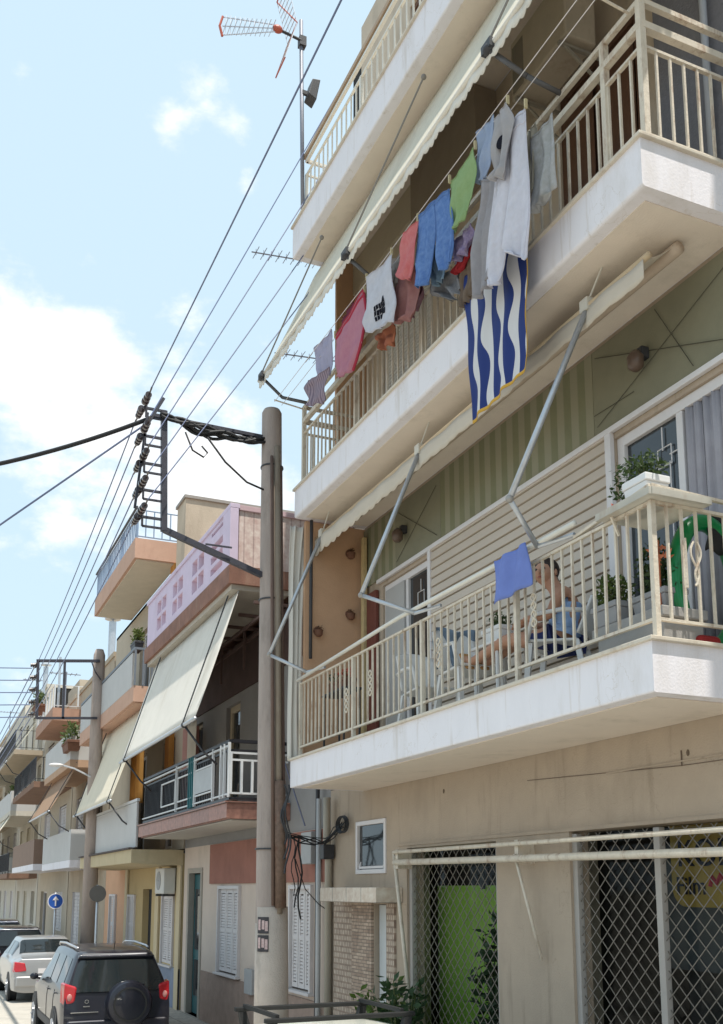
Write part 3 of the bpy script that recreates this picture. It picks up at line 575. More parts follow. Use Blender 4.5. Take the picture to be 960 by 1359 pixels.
# green ring
rg = MB(); pts = []
for k in range(41):
    a = 2*math.pi*k/40; pts.append((5.02+.27*math.cos(a), 5.33, 4.72+.46*math.sin(a)))
rg.tube(pts, .062, 12, cap=False)
one(rg, 'swim_ring', mat('ring_green', (.0, .20, .055), .3, .15, 6, .02, coat=.3), 'shiny green inflatable ring leaning at the right edge of the first floor balcony', 'inflatable ring', smooth=True)
one(MB().box(4.82, 5.02, 5.2, 5.36, 4.225, 4.32), 'red_cushion', mat('red_cloth', (.30, .02, .02), .8, .1, 6, .1), 'dark red cushion on the balcony floor under the green ring', 'cushion', bevel=.04, seg=4)
one(MB().grid(lambda u, v: Vector((5.02+.25*u, 5.30+.02*math.sin(v*8), 5.25-.28*v+.02*math.sin(u*9))), 10, 8), 'black_bag', BLACK, 'black cloth hanging over the top of the green ring', 'cloth', solid=.01, smooth=True)
planter((4.78, 7.72, 4.80), .30, .18, .15, 'white planter with small dark plant on a table behind the railing beside the seated person', n=200, lh=.08, size=.04)
tb = thing('side_table', (4.78, 7.72, 4.22), 'white plastic side table holding a planter between seated person and chair', 'table')
MB().box(4.62, 4.98, 7.5, 7.96, 4.765, 4.795).build('tabletop', WPLAS, tb, bevel=.01)
for x in (4.65, 4.95):
    for y in (7.54, 7.92): MB().tube([(x, y, 4.225), (x, y, 4.764)], .018, 6).build('leg', WPLAS, tb)
# wall pots on the partition
TERR = mat('terracotta_dark', (.17, .08, .05), .8, .25, 9, .2)
for (x, z), lb in zip(((5.07, 6.95), (5.07, 6.12), (4.62, 5.85)), ('topmost', 'middle right', 'lowest, left')):
    wp = thing('wall_pot', (x, 11.82, z), '%s of the brown clay pots on the orange balcony end wall' % lb, 'pot', 'clay pots on the orange end wall')
    MB().lathe((x, 11.82, z-.04), [(.03, 0), (.05, .02), (.055, .07), (.062, .08)], 12).build('pot', TERR, wp, smooth=True)
    MB().disc((x, 11.86, z+.04), (0, 1, 0), 0, .06, .02, 14).build('back_plate', TERR, wp)
    MB().leaves((x, 11.8, z+.06), (.05, .04, .03), 30, .03).build('foliage', mat('dry_leaf', (.12, .06, .03), .8, .3, 9, 0), wp)
for y, cc, l_ in ((11.2, (.04, .06, .03), 'green'), (10.9, (.5, .1, .06), 'red')):
    planter((4.62, y, 4.95), .25, .16, .12, '%s leaved plant in a brown pot near the far end of the first floor railing' % l_, TERR, cc, 120, .08, .04)
sh_ = thing('plant_stand', (4.62, 11.05, 4.22), 'narrow dark plant stand at the far end of the first floor balcony', 'stand')
MB().box(4.5, 4.74, 10.7, 11.4, 4.92, 4.945).build('top', DARKM, sh_)
for x in (4.52, 4.72):
    for y in (10.74, 11.36): MB().bar((x, y, 4.225), (x, y, 4.919), .02).build('leg', DARKM, sh_)

# plastic chairs 
def chair(loc, face, label, m=WPLAS, rz=0, bh=.4):
    """face=+1 looks to +Y"""
    c = Vector(loc); t = thing('plastic_chair', c, label, 'chair', 'plastic chairs on the first floor balcony'); f = face
    MB().hexa([c+Vector(p) for p in ((-.22, -.21*f, .38), (.22, -.21*f, .38), (.24, .22*f, .40), (-.24, .22*f, .40), (-.22, -.21*f, .405), (.22, -.21*f, .405), (.24, .22*f, .425), (-.24, .22*f, .425))]).build('seat', m, t, bevel=.01)
    MB().grid(lambda u, v: c+Vector((-.23+.46*u, (-.21-.13*v-.05*math.sin(u*math.pi))*f, .44+bh*v+.05*math.sin(u*math.pi)*v)), 12, 6).build('backrest', m, t, smooth=True, solid=.02)
    for s in (-1, 1):
        MB().tube([c+Vector((s*.25, -.27*f, .62)), c+Vector((s*.27, -.1*f, .64)), c+Vector((s*.27, .14*f, .62)), c+Vector((s*.26, .2*f, .4))], .02, 8).build('armrest', m, t, smooth=True)
        MB().bar(c+Vector((s*.24, .22*f, .0)), c+Vector((s*.23, .18*f, .385)), .045).build('leg', m, t)
        MB().bar(c+Vector((s*.24, -.28*f, .0)), c+Vector((s*.21, -.2*f, .385)), .045).build('leg', m, t)
    t.rotation_euler = (0, 0, rz); return t
chair((4.88, 6.94, 4.222), 1, 'white plastic armchair the person sits in', rz=R(42), bh=.3)
chair((4.72, 8.12, 4.222), -1, 'white plastic chair used as a footrest, with a blue garment over it')
chair((4.85, 9.2, 4.222), -1, 'empty white plastic chair farthest left on the first floor balcony')
one(MB().grid(lambda u, v: Vector((4.50+.45*u, 8.44+.03*math.sin(u*11)+.03*math.sin(v*5), 5.1-.42*v+.02*math.sin(u*9))), 22, 12), 'draped_garment', mat('grey_blue_cloth', (.16, .22, .30), .9, .3, 14, .1), 'blue and grey patterned garment draped over the footrest chair back', 'garment', smooth=True, solid=.012)
one(MB().grid(lambda u, v: (lambda P: P+Vector((.02*math.sin(u*12+v*3), 0, 0)))((onX(656, 745, 4.27)*(1-u)+onX(699, 720, 4.27)*u)*(1-v)+(onX(656, 802, 4.27)*(1-u)+onX(705, 775, 4.27)*u)*v), 24, 12), 'hand_towel', mat('periwinkle', (.15, .21, .52), .9, .08, 9, .15, fine=200), 'periwinkle blue cloth pegged on the first floor railing in front of the person', 'towel', smooth=True, solid=.008)

# ------------------------------------------------------------------ person
def skin(name, verts, edges, radii, root, m, parent, sub=2, smooth=True):
    me = bpy.data.meshes.new(name); wl = WL[parent.name]
    me.from_pydata([Vector(v)-wl for v in verts], edges, []); ob = bpy.data.objects.new(name, me); scn.collection.objects.link(ob); ob.parent = parent; WL[ob.name] = wl
    md = ob.modifiers.new('skin', 'SKIN'); md.use_smooth_shade = True
    sv = me.skin_vertices[0] if me.skin_vertices else None
    if sv is None:
        bpy.context.view_layer.objects.active = ob; bpy.ops.mesh.customdata_skin_add(); sv = me.skin_vertices[0]
    for i, r in enumerate(radii):
        sv.data[i].radius = r if isinstance(r, tuple) else (r, r); sv.data[i].use_root = (i == root)
    s2 = ob.modifiers.new('sub', 'SUBSURF'); s2.levels = sub; s2.render_levels = sub
    bpy.context.view_layer.update()
    dm = bpy.data.meshes.new_from_object(ob.evaluated_get(bpy.context.evaluated_depsgraph_get()))
    ob.modifiers.clear(); ob.data = dm; dm.materials.clear(); dm.materials.append(m)
    for p in dm.polygons: p.use_smooth = True
    return ob
SKIN = mat('tanned_skin', (.46, .24, .155), .55, .06, 6, .03)
px_ = 4.92; fl = 4.222
pe = thing('person', (px_, 7.1, fl+.42), 'person in a light blue top seated on the first floor balcony with legs stretched out', 'person')
V = {'pel': (px_, 7.02, 4.72), 'bel': (px_, 6.98, 4.86), 'che': (px_, 7.00, 5.03), 'neck': (px_, 7.07, 5.17), 'hd0': (px_-.01, 7.13, 5.25), 'hd1': (px_-.02, 7.14, 5.33),
     'hipL': (px_+.09, 7.06, 4.70), 'kneL': (px_-.02, 7.48, 4.86), 'ankL': (px_-.16, 7.86, 4.68), 'toeL': (px_-.17, 7.97, 4.76),
     'hipR': (px_-.09, 7.06, 4.70), 'kneR': (px_-.20, 7.47, 4.80), 'ankR': (px_-.29, 7.88, 4.68), 'toeR': (px_-.30, 7.99, 4.75),
     'shL': (px_+.16, 7.0, 5.09), 'elL': (px_+.2, 7.12, 4.87), 'wrL': (px_+.08, 7.32, 4.90), 'shR': (px_-.16, 7.0, 5.09), 'elR': (px_-.22, 7.08, 4.86), 'wrR': (px_-.12, 7.30, 4.88)}
RR = dict(pel=(.14, .12), bel=(.13, .11), che=(.13, .10), neck=.05, hd0=.075, hd1=.09, hipL=.10, kneL=.066, ankL=.042, toeL=.03, hipR=.10, kneR=.066, ankR=.042, toeR=.03, shL=.055, elL=.04, wrL=.027, shR=.055, elR=.042, wrR=.027)
def turn(p, a, c=(px_, 7.02)): p = Vector(p)-Vector((*c, 0)); return Vector((p.x*math.cos(a)-p.y*math.sin(a)+c[0], p.x*math.sin(a)+p.y*math.cos(a)+c[1], p.z))
for k_ in ('bel', 'che', 'neck', 'hd0', 'hd1', 'shL', 'elL', 'wrL', 'shR', 'elR', 'wrR'): V[k_] = turn(V[k_], R(45))
ks = list(V); E_ = [('pel', 'bel'), ('bel', 'che'), ('che', 'neck'), ('neck', 'hd0'), ('hd0', 'hd1')]+[(a+s, b+s) for s in 'LR' for a, b in (('hip', 'kne'), ('kne', 'ank'), ('ank', 'toe'), ('sh', 'el'), ('el', 'wr'))]+[('pel', 'hipL'), ('pel', 'hipR'), ('che', 'shL'), ('che', 'shR')]
body = skin('body', [V[k] for k in ks], [(ks.index(a), ks.index(b)) for a, b in E_], [RR[k] for k in ks], 0, SKIN, pe)
hc = V['hd1']+Vector((0, 0, -.02)); HN = len(bpy.data.objects)
MB().ball(hc+Vector((0, 0, 0)), .1, .82, .95, 1.12, 16, 12).ball(hc+Vector((-.0, .10, -.015)), .018, .8, 1, 1.3).ball(hc+Vector((-.086, 0, -.01)), .025, .4, .8, 1.2).ball(hc+Vector((.086, 0, -.01)), .025, .4, .8, 1.2).build('head', SKIN, pe, smooth=True)
MB().ball(hc+Vector((-.034, .088, .012)), .011).ball(hc+Vector((.034, .088, .012)), .011).build('eyes', DARKM, pe, smooth=True)
MB().ball(hc+Vector((0, .086, -.058)), .022, 1.1, .5, .3).build('mouth', mat('lips', (.35, .10, .08), .5, .05, 5, 0), pe, smooth=True)
HAIR = mat('dark_hair', (.025, .015, .012), .6, .3, 30, .2)
MB().ball(hc+Vector((0, -.022, .028)), .112, .86, .92, 1.02, 16, 12).ball(hc+Vector((0, -.10, -.05)), .055, 1, .9, 1.2).build('hair', HAIR, pe, smooth=True)
bpy.context.view_layer.update()
for o_ in list(pe.children):
    if o_.name.split('.')[0] in ('head', 'eyes', 'mouth', 'hair'):
        for v_ in o_.data.vertices:
            wv_ = v_.co+WL[o_.name]; v_.co = turn(wv_, R(118), (hc.x, hc.y))-WL[o_.name]
for s, wr in ((1, 'wrL'), (-1, 'wrR')):
    w0 = Vector(V[wr]); hd = MB().ball(w0+Vector((-s*.02, .05, -.005)), .04, .85, 1.1, .5)
    for k in range(4):
        b0 = w0+Vector((-s*.02-.024+.016*k, .085, 0)); hd.tube([b0, b0+Vector((0, .03, -.006)), b0+Vector((0, .05-.004*abs(k-1.5), -.024))], [.0095, .009, .0065], 6)
    b0 = w0+Vector((-s*.05, .03, .0)); hd.tube([b0, b0+Vector((-s*.02, .025, .004)), b0+Vector((-s*.02, .045, -.006))], [.012, .01, .007], 6)
    hd.build('hand', SKIN, pe, smooth=True)
skin('top', [V['bel'], V['che'], turn((px_, 7.04, 5.11), R(45)), turn((px_+.13, 7.0, 5.10), R(45)), turn((px_-.13, 7.0, 5.10), R(45)), (px_, 7.01, 4.78)], [(5, 0), (0, 1), (1, 2), (1, 3), (1, 4)], [(.145, .125), (.145, .115), (.08, .07), .06, .06, (.15, .13)], 0, mat('light_blue_top', (.30, .45, .72), .9, .2, 18, .1), pe)
skin('shorts', [V['pel'], V['hipL'], (px_+.04, 7.27, 4.79), V['hipR'], (px_-.14, 7.27, 4.76)], [(0, 1), (1, 2), (0, 3), (3, 4)], [(.125, .12), .10, .085, .10, .085], 0, mat('navy_shorts', (.02, .03, .12), .9, .1, 8, .1), pe)
for an, to in (('ankL', 'toeL'), ('ankR', 'toeR')):
    a_, b_ = Vector(V[an]), Vector(V[to]); MB().hexa([a_+Vector(p) for p in ((-.04, .02, -.05), (.04, .02, -.05), (.045, .13, .12), (-.045, .13, .12), (-.04, .045, -.058), (.04, .045, -.058), (.045, .155, .11), (-.045, .155, .11))]).build('sandal', mat('sandal_tan', (.45, .24, .09), .7, .1, 6, .05), pe, bevel=.012)

pe.scale = (1.13, 1.13, .98); pe.location.z -= .03; pe.location.y -= .10
# ================================================================== washing and flag on the second floor
def cloth(name, rows, X, m, label, cat, amp=.02, nf=5, grp=None, th=.006, nu=20, nv=24, ph=0, extra=None, wob=.0):
    """rows: (left px, right px) pairs from top to bottom, measured on the vertical plane x=X of the clothes line"""
    Rw = [(onX(*l, X), onX(*r, X)) for l, r in rows]
    def P(u, v):
        t = v*(len(Rw)-1); i = min(int(t), len(Rw)-2); f = t-i
        a = Rw[i][0].lerp(Rw[i+1][0], f); b = Rw[i][1].lerp(Rw[i+1][1], f); p = a.lerp(b, u)
        p.x += amp*(.3+.7*v)*math.sin(u*nf*2*math.pi/2+ph+v*1.5)+.012*math.sin(v*9+ph*2+u*4)+amp*.5*math.sin(u*23+v*4+ph*5)*(.2+.8*v)
        p.x -= amp*.8*abs(math.sin(u*9+ph*3+v*1.3))*v; p.z += wob*math.sin(u*nf*3+ph)*v-.022*math.sin(u*math.pi)*(1-v)+.012*math.sin(u*13+ph)*v
        p.y += .010*math.sin(v*11+ph*4)
        return p
    o = one(MB().grid(P, nu, nv), name, m, label, cat, grp, smooth=True, solid=th)
    for v0 in (.015, .97): MB().tube([P(k/12, v0)+Vector((-.005, 0, 0)) for k in range(13)], .0045, 4).build('hem', m, o)
    if extra: extra(P, o)
    return o
def cm(n, c, c2=None, sc=9): return mat('cloth_'+n, c, .95, .1, sc, .75, col2=c2, fine=16, trans=.28, spec=.12)
G = 'washing on the second floor clothes line'
lines = thing('clothes_line', (4.04, 8.5, 8.9), 'two thin clothes lines strung outside the second floor railing', 'clothes line')
for X, z in ((4.0, 8.93), (4.10, 8.90)): MB().tube([(X, 11.9, z+.02), (X, 8.5, z-.02), (X, 5.1, z+.02)], .004, 5).build('line', WHITEF, lines)
for y in (11.85, 5.1): MB().bar((4.4, y, 8.9), (3.98, y, 8.95), .014).build('bracket', RAILC, lines)
cloth('shirt', [((408, 505), (438, 487)), ((404, 515), (437, 500)), ((409, 535), (433, 520)), ((409, 540), (434, 533))], 4.02, stripemat('mauve_stripes', (.30, .23, .27), (.16, .12, .16), 'Y', .05), 'mauve grey striped shirt, leftmost piece on the line', 'shirt', ph=1, grp=G)
cloth('shirt', [((418, 462), (440, 436)), ((417, 470), (443, 447)), ((421, 490), (442, 478)), ((424, 502), (441, 500))], 4.10, cm('lilac', (.50, .48, .62)), 'small pale lilac shirt hanging just left of the pink towel', 'shirt', ph=2, grp=G)
PT = cm('pink', (.52, .22, .31), (.60, .30, .36)); RB = cm('red_edge', (.50, .06, .10))
def edge(P, o):
    t = MB()
    for u0, v0, u1, v1 in ((0, .0, 1, .0), (1, 0, 1, 1), (0, 0.06, 1, .06)): t.tube([P(u0+(u1-u0)*k/8, v0+(v1-v0)*k/8) for k in range(9)], .016, 6)
    t.build('red_hem', RB, o)
cloth('towel', [((445, 445), (484, 385)), ((446, 470), (484, 420)), ((447, 495), (481, 455)), ((450, 503), (468, 492))], 4.06, PT, 'pink beach towel with a red hem', 'towel', ph=.5, grp=G, extra=edge, nf=4)
WT = cm('white', (.66, .66, .72))
def prt(P, o):
    t = MB(); n = (P(.6, .65)-P(.6, .66)).length
    for k in range(3):
        for j in range(7):
            u0 = .36+j*.052; v0 = .60+k*.085-j*.012; q = [P(u0, v0), P(u0+.04+.01*((j*k) % 2), v0-.01), P(u0+.04, v0+.07-.02*((j+k) % 2)), P(u0, v0+.075)]
            t.add([p+Vector((-.008, 0, 0)) for p in q], [(0, 1, 2, 3)])
    t.build('print', cm('ink', (.02, .02, .03)), o, solid=.002)
cloth('t_shirt', [((487, 368), (520, 335)), ((486, 385), (522, 350)), ((487, 410), (523, 380)), ((483, 430), (526, 405)), ((489, 442), (524, 428))], 4.0, WT, 'white t-shirt hung upside down with a block of black print near its hem', 't-shirt', ph=2.4, grp=G, extra=prt, nf=3, nu=24, nv=30)
cloth('shorts', [((520, 372), (553, 352)), ((522, 390), (558, 375)), ((524, 425), (556, 412)), ((520, 432), (548, 425))], 4.10, cm('rose', (.34, .15, .15), (.42, .22, .2)), 'dusty rose shorts hanging low behind the white printed t-shirt', 'shorts', ph=.2, amp=.03, grp=G)
cloth('underwear', [((496, 446), (522, 430)), ((500, 452), (530, 440)), ((508, 466), (526, 455))], 4.15, cm('brick', (.40, .14, .10), (.5, .2, .1)), 'brick red scrap of cloth hanging lowest under the white printed t-shirt', 'cloth', ph=.9, amp=.03, grp=G)
cloth('shorts', [((533, 312), (555, 290)), ((531, 335), (556, 310)), ((527, 362), (552, 348)), ((530, 370), (546, 372))], 4.0, cm('coral', (.66, .17, .18), (.72, .3, .3)), 'coral red child shorts between the white t-shirt and the jeans', 'shorts', ph=1.3, grp=G)
DN = cm('denim', (.09, .19, .48), (.22, .36, .66), 16)
def two_leg(name, A, B, X, m, label, cat, amp=.02):
    t = thing(name, onX(*A[0][0], X), label, cat, G)
    for rows, ph in ((A, .4), (B, 2.3)):
        Rw = [(onX(*l, X), onX(*r, X)) for l, r in rows]
        def P(u, v):
            q = v*(len(Rw)-1); i = min(int(q), len(Rw)-2); f = q-i
            p = Rw[i][0].lerp(Rw[i+1][0], f).lerp(Rw[i][1].lerp(Rw[i+1][1], f), u); p.x += amp*(.3+.7*v)*math.sin(u*7+ph+v*2.2)+.6*amp*math.sin(u*17+ph*3-v*5)*v-.7*amp*abs(math.sin(u*8+v*3+ph))*v; p.y += .012*math.sin(v*10+ph*3); p.z += .012*math.sin(u*9+ph); return p
        MB().grid(P, 18, 34).build('trouser_leg', m, t, smooth=True, solid=.008)
        hm_ = MB()
        for v0 in (.01, .05, .99): MB().tube([P(k/10, v0)+Vector((-.006, 0, 0)) for k in range(11)], .005, 4).build('hem', m, t)
        hm_.tube([P(.93, k/16)+Vector((-.006, 0, 0)) for k in range(17)], .0035, 4); hm_.build('seam', m, t)
    return t
two_leg('jeans', [((556, 286), (579, 264)), ((554, 312), (579, 295)), ((552, 350), (574, 343)), ((553, 384), (570, 376))], [((577, 266), (597, 248)), ((580, 300), (602, 282)), ((583, 335), (605, 322)), ((585, 362), (602, 348))], 4.0, DN, 'bright blue jeans hanging right of the coral shorts', 'jeans', .025)
cloth('t_shirt', [((575, 325), (585, 318)), ((570, 350), (590, 345)), ((576, 380), (592, 372))], 4.12, cm('steel', (.24, .34, .44)), 'steel blue cloth showing between the two jeans legs', 't-shirt', ph=2, grp=G)
cloth('blouse', [((600, 318), (628, 296)), ((602, 335), (630, 315)), ((604, 352), (622, 335))], 4.08, cm('floral', (.22, .16, .34), (.45, .38, .5), 40), 'purple flowered blouse hanging under the green cloth', 'blouse', ph=.3, amp=.03, grp=G)
cloth('blouse', [((612, 335), (634, 312)), ((606, 352), (628, 335)), ((604, 366), (612, 360))], 4.14, cm('red', (.42, .04, .05)), 'small red blouse lowest under the green cloth', 'blouse', ph=1.3, amp=.03, grp=G)
cloth('t_shirt', [((570, 372), (612, 352)), ((572, 392), (614, 368)), ((600, 400), (618, 385))], 4.2, cm('greyscrap', (.20, .20, .22), (.4, .4, .42), 30), 'grey and white patterned cloth hanging lowest beside the jeans', 't-shirt', ph=.8, amp=.04, grp=G)
cloth('pillowcase', [((597, 240), (631, 195)), ((598, 265), (632, 225)), ((600, 290), (631, 262)), ((602, 312), (622, 285))], 4.0, cm('green', (.30, .44, .20), (.38, .52, .27)), 'pale green cloth with its upper corner pegged highest', 'cloth', ph=.3, grp=G, nf=3)
cloth('shorts', [((634, 175), (655, 150)), ((633, 200), (657, 180)), ((631, 232), (652, 215)), ((634, 244), (648, 238))], 4.06, cm('paleblue', (.36, .44, .62), (.48, .55, .68)), 'pale blue shorts left of the long white garments', 'shorts', ph=2.1, grp=G)
LG = cm('grey_long', (.40, .38, .40)); WL_ = cm('white_long', (.74, .73, .80))
def badge(P, o):
    p = P(.5, .42)+Vector((-.015, 0, 0)); MB().disc(p, (1, .2, 0), 0, .055, .01, 18).build('badge', cm('ink', (.02, .02, .03)), o)
cloth('sweatshirt', [((655, 155), (674, 135)), ((653, 190), (682, 160)), ((655, 225), (676, 215)), ((650, 240), (672, 236))], 3.94, cm('ash', (.48, .46, .47)), 'ash grey sweatshirt with a dark round badge beside the long white trousers', 'sweatshirt', ph=.5, grp=G, extra=badge)
cloth('nightgown', [((640, 240), (662, 225)), ((634, 290), (668, 280)), ((630, 340), (664, 330)), ((634, 398), (660, 372))], 4.02, LG, 'long grey nightgown hanging over the upper left of the flag', 'nightgown', ph=2.5, amp=.035, grp=G)
wt = two_leg('trousers', [((657, 158), (678, 148)), ((657, 230), (680, 228)), ((650, 300), (676, 290)), ((645, 372), (669, 352)), ((651, 384), (663, 376))], [((677, 165), (698, 140)), ((677, 230), (704, 230)), ((674, 290), (705, 290)), ((673, 333), (703, 338)), ((684, 338), (701, 346))], 3.98, WL_, 'long white trousers hanging over the flag, longest piece on the line', 'trousers', .028)
cloth('pillowcase', [((706, 185), (733, 148)), ((706, 230), (738, 200)), ((706, 270), (741, 248)), ((704, 288), (726, 262))], 4.10, cm('print_grey', (.40, .40, .37), (.56, .56, .58), 22), 'grey and white patterned top, rightmost piece on the line', 'top', ph=1.8, grp=G)
for i, (a, b, X) in enumerate(((487, 369, 4.0), (520, 335, 4.0), (555, 290, 4.0), (597, 239, 4.0), (631, 194, 4.0), (674, 134, 3.94), (698, 139, 3.98), (445, 445, 4.06), (484, 385, 4.06))):
    p = onX(a, b, X); lb = ('left of the white t-shirt', 'right of the white t-shirt', 'over the coral shorts', 'left of the green cloth', 'right of the green cloth', 'on the ash grey sweatshirt', 'on the long white trousers', 'left of the pink towel', 'right of the pink towel')[i]
    one(MB().box(p.x-.012, p.x+.012, p.y-.008, p.y+.008, p.z-.03, p.z+.05), 'clothes_peg', mat('peg', (.5, .42, .25), .7, .2, 8, 0), 'small wooden clothes peg '+lb, 'clothes peg', 'clothes pegs on the line')
for rows, X, m_, nm_2, lb, ct in (
    ([((452, 425), (470, 400)), ((454, 455), (474, 432)), ((456, 478), (472, 462))], 4.16, cm('maroon', (.22, .06, .09)), 'shirt', 'maroon shirt half hidden behind the pink towel', 'shirt'),
    ([((520, 345), (536, 328)), ((519, 370), (537, 352)), ((522, 388), (534, 378))], 4.14, cm('taupe', (.36, .31, .28), (.44, .38, .34), 20), 'shirt', 'taupe shirt squeezed between the white t-shirt and the coral shorts', 'shirt'),
    ([((618, 345), (640, 318)), ((614, 380), (640, 352)), ((616, 408), (632, 392))], 4.18, cm('umber', (.20, .15, .11), (.26, .2, .16), 14), 'cloth', 'brown cloth hanging in front of the railing left of the flag', 'cloth'),
    ([((540, 370), (560, 352)), ((538, 398), (562, 384)), ((544, 420), (556, 410))], 4.18, cm('plum', (.30, .15, .20), (.4, .24, .28), 22), 'shirt', 'plum patterned shirt low between the rose shorts and the jeans', 'shirt'),
    ([((700, 175), (712, 163)), ((699, 215), (714, 200)), ((701, 262), (712, 255))], 4.12, cm('ecru', (.46, .42, .34)), 'shirt', 'narrow ecru shirt edge right of the long white trousers', 'shirt')):
    cloth(nm_2, rows, X, m_, lb, ct, ph=len(lb)*.7, amp=.03, grp=G)
# flag
FB = MB(); fx = 4.17
tl, tr_, bl, br = onX(614, 368, fx), onX(699, 300, fx), onX(627, 562, fx), onX(697, 490, fx)
def fp(u, v):
    p = tl.lerp(tr_, u).lerp(bl.lerp(br, u), v)
    a = math.sin(v*15+u*2.5)
    p.y += .012*math.sin(v*13); p.x += .014*math.sin(u*14+v*2)+.012*math.sin(u*28+v*6)*v; return p
fm = bpy.data.materials.new('flag_cloth'); fm.use_nodes = True; n = fm.node_tree.nodes; l = fm.node_tree.links
uvn = n.new('ShaderNodeTexCoord'); sp_ = n.new('ShaderNodeSeparateXYZ'); l.new(uvn.outputs['UV'], sp_.inputs[0])
def mth(op, a, b=None):
    q = n.new('ShaderNodeMath'); q.operation = op
    for i, x in enumerate((a, b)):
        if x is None: continue
        if isinstance(x, (int, float)): q.inputs[i].default_value = x
        else: l.new(x, q.inputs[i])
    return q.outputs[0]
u9 = mth('MULTIPLY', mth('ADD', sp_.outputs[0], .0), 4.5); fr_ = mth('FRACT', u9)
wv = mth('MULTIPLY', mth('SINE', mth('MULTIPLY', sp_.outputs[1], 12.0)), .0)
thr = mth('ADD', mth('MULTIPLY', mth('SINE', mth('ADD', mth('MULTIPLY', sp_.outputs[1], 16.0), mth('MULTIPLY', mth('FLOOR', u9), 2.6))), .13), .5)
st_ = mth('GREATER_THAN', fr_, thr)
ed = mth('MAXIMUM', mth('GREATER_THAN', sp_.outputs[0], .993), mth('GREATER_THAN', sp_.outputs[1], .980))
m1 = n.new('ShaderNodeMixRGB'); l.new(st_, m1.inputs[0]); m1.inputs[1].default_value = (.008, .026, .155, 1); m1.inputs[2].default_value = (.60, .59, .60, 1)
m2 = n.new('ShaderNodeMixRGB'); l.new(ed, m2.inputs[0]); l.new(m1.outputs[0], m2.inputs[1]); m2.inputs[2].default_value = (.55, .33, .05, 1)
l.new(m2.outputs[0], n['Principled BSDF'].inputs['Base Color']); n['Principled BSDF'].inputs['Roughness'].default_value = .8
def fstripe(u, v):   # the cloth is gathered so stripes pinch and open as it hangs
    return u
one(FB.grid(fp, 60, 60), 'national_flag', fm, 'blue and white striped flag with gold fringe hanging over the second floor balcony', 'flag', smooth=True, solid=.006)
fo = bpy.data.objects['national_flag']; ul = fo.data.uv_layers[0]
for d in ul.data:
    u, v = d.uv; s_ = math.sin(u*math.pi); d.uv = (u+s_*.022*math.sin(v*13+u*6), v)

# ================================================================== antennas
an = thing('tv_antenna', (4.36, 11.98, 11.7), 'tall rooftop aerial mast with a red ended grid antenna pointing left', 'antenna')
MB().tube([(4.42, 12.03, 11.7), (4.36, 12.03, 14.98)], .028, 8).build('mast', mat('mast_grey', (.22, .23, .27), .5, .1, 8, .05, metal=.3), an, smooth=True)
AY = 11.95
bm_ = MB()
for dz in (-.11, 0, .11): bm_.tube([(3.18, AY, 14.36+dz*1.3), (3.94, AY, 14.62+dz*.5)], .008, 5)
for k in range(11): x = 3.22+k*.068; h = .16-.008*k; zc = 14.36+(x-3.18)*.342; bm_.tube([(x, AY-.02, zc-h), (x, AY-.02, zc+h)], .006, 4).tube([(x, AY-.16, zc), (x, AY+.16, zc)], .005, 4)
bm_.build('boom', mat('alu', (.55, .57, .62), .4, .1, 8, .03, metal=.5), an)
REDP = mat('red_plastic', (.45, .10, .06), .5, .2, 8, .05)
MB().tube([(3.18, AY, 14.20), (3.14, AY, 14.35), (3.18, AY, 14.51)], .018, 6).build('end_cap', REDP, an)
MB().ball((3.98, AY, 14.62), .055, 1.4, 1, 1).build('dipole_box', REDP, an)
rf = MB(); rr_ = MB()
for s in (1, -1):
    A = Vector((4.20, AY, 14.64)); B = Vector((4.03, AY, 14.64+s*.62))
    for k in range(9):
        p = A.lerp(B, k/8); rf.tube([p+Vector((0, -.2, 0)), p+Vector((0, .2, 0))], .006, 4)
    for q in (-.2, -.07, .07, .2): rf.tube([A+Vector((0, q, 0)), B+Vector((0, q, 0))], .006, 4)
    rr_.tube([A+Vector((0, -.2, 0)), B+Vector((0, .2, 0))], .010, 5).tube([B+Vector((0, -.2, 0)), B+Vector((0, .2, 0))], .010, 5)
rf.build('reflector', _m['alu'], an); rr_.build('reflector_rim', REDP, an); MB().tube([(4.0, AY, 14.62), (4.38, AY+.05, 14.62)], .02, 6).box(4.33, 4.43, 11.98, 12.08, 14.55, 14.7).build('clamp', DARKM, an)
fl_ = thing('floodlight', (4.47, 12.02, 13.8), 'small black floodlight clamped to the aerial mast', 'floodlight')
MB().hexa([(4.44, 11.9, 13.72), (4.56, 11.9, 13.66), (4.56, 12.1, 13.66), (4.44, 12.1, 13.72), (4.50, 11.9, 13.98), (4.62, 11.9, 14.0), (4.62, 12.1, 14.0), (4.50, 12.1, 13.98)]).build('housing', DARKM, fl_, bevel=.01)
MB().box(4.38, 4.47, 12.0, 12.04, 13.78, 13.84).build('bracket', DARKM, fl_)
a22 = thing('tv_antenna', (6.3, 15.5, 8), 'thin comb shaped aerial just under the top balcony beside the awning', 'antenna')
MB().tube([(6.45, 15.5, 8), (6.45, 15.5, 14.0)], .02, 6).build('mast', _m['mast_grey'], a22)
for (xa, za, zb) in ((4.75, 13.58, 13.76), (5.2, 11.78, 11.9)):
    b_ = MB().tube([(xa, 15.5, za), (6.6, 15.5, zb)], .012, 5)
    k = 0
    while xa+.08+k*.14 < 6.5: x = xa+.08+k*.14; z_ = za+(zb-za)*(x-xa)/(6.6-xa); b_.tube([(x, 15.32, z_), (x, 15.68, z_)], .007, 4).tube([(x, 15.5, z_-.05), (x, 15.5, z_+.07)], .006, 4); k += 1
    b_.build('boom', _m['mast_grey'], a22)

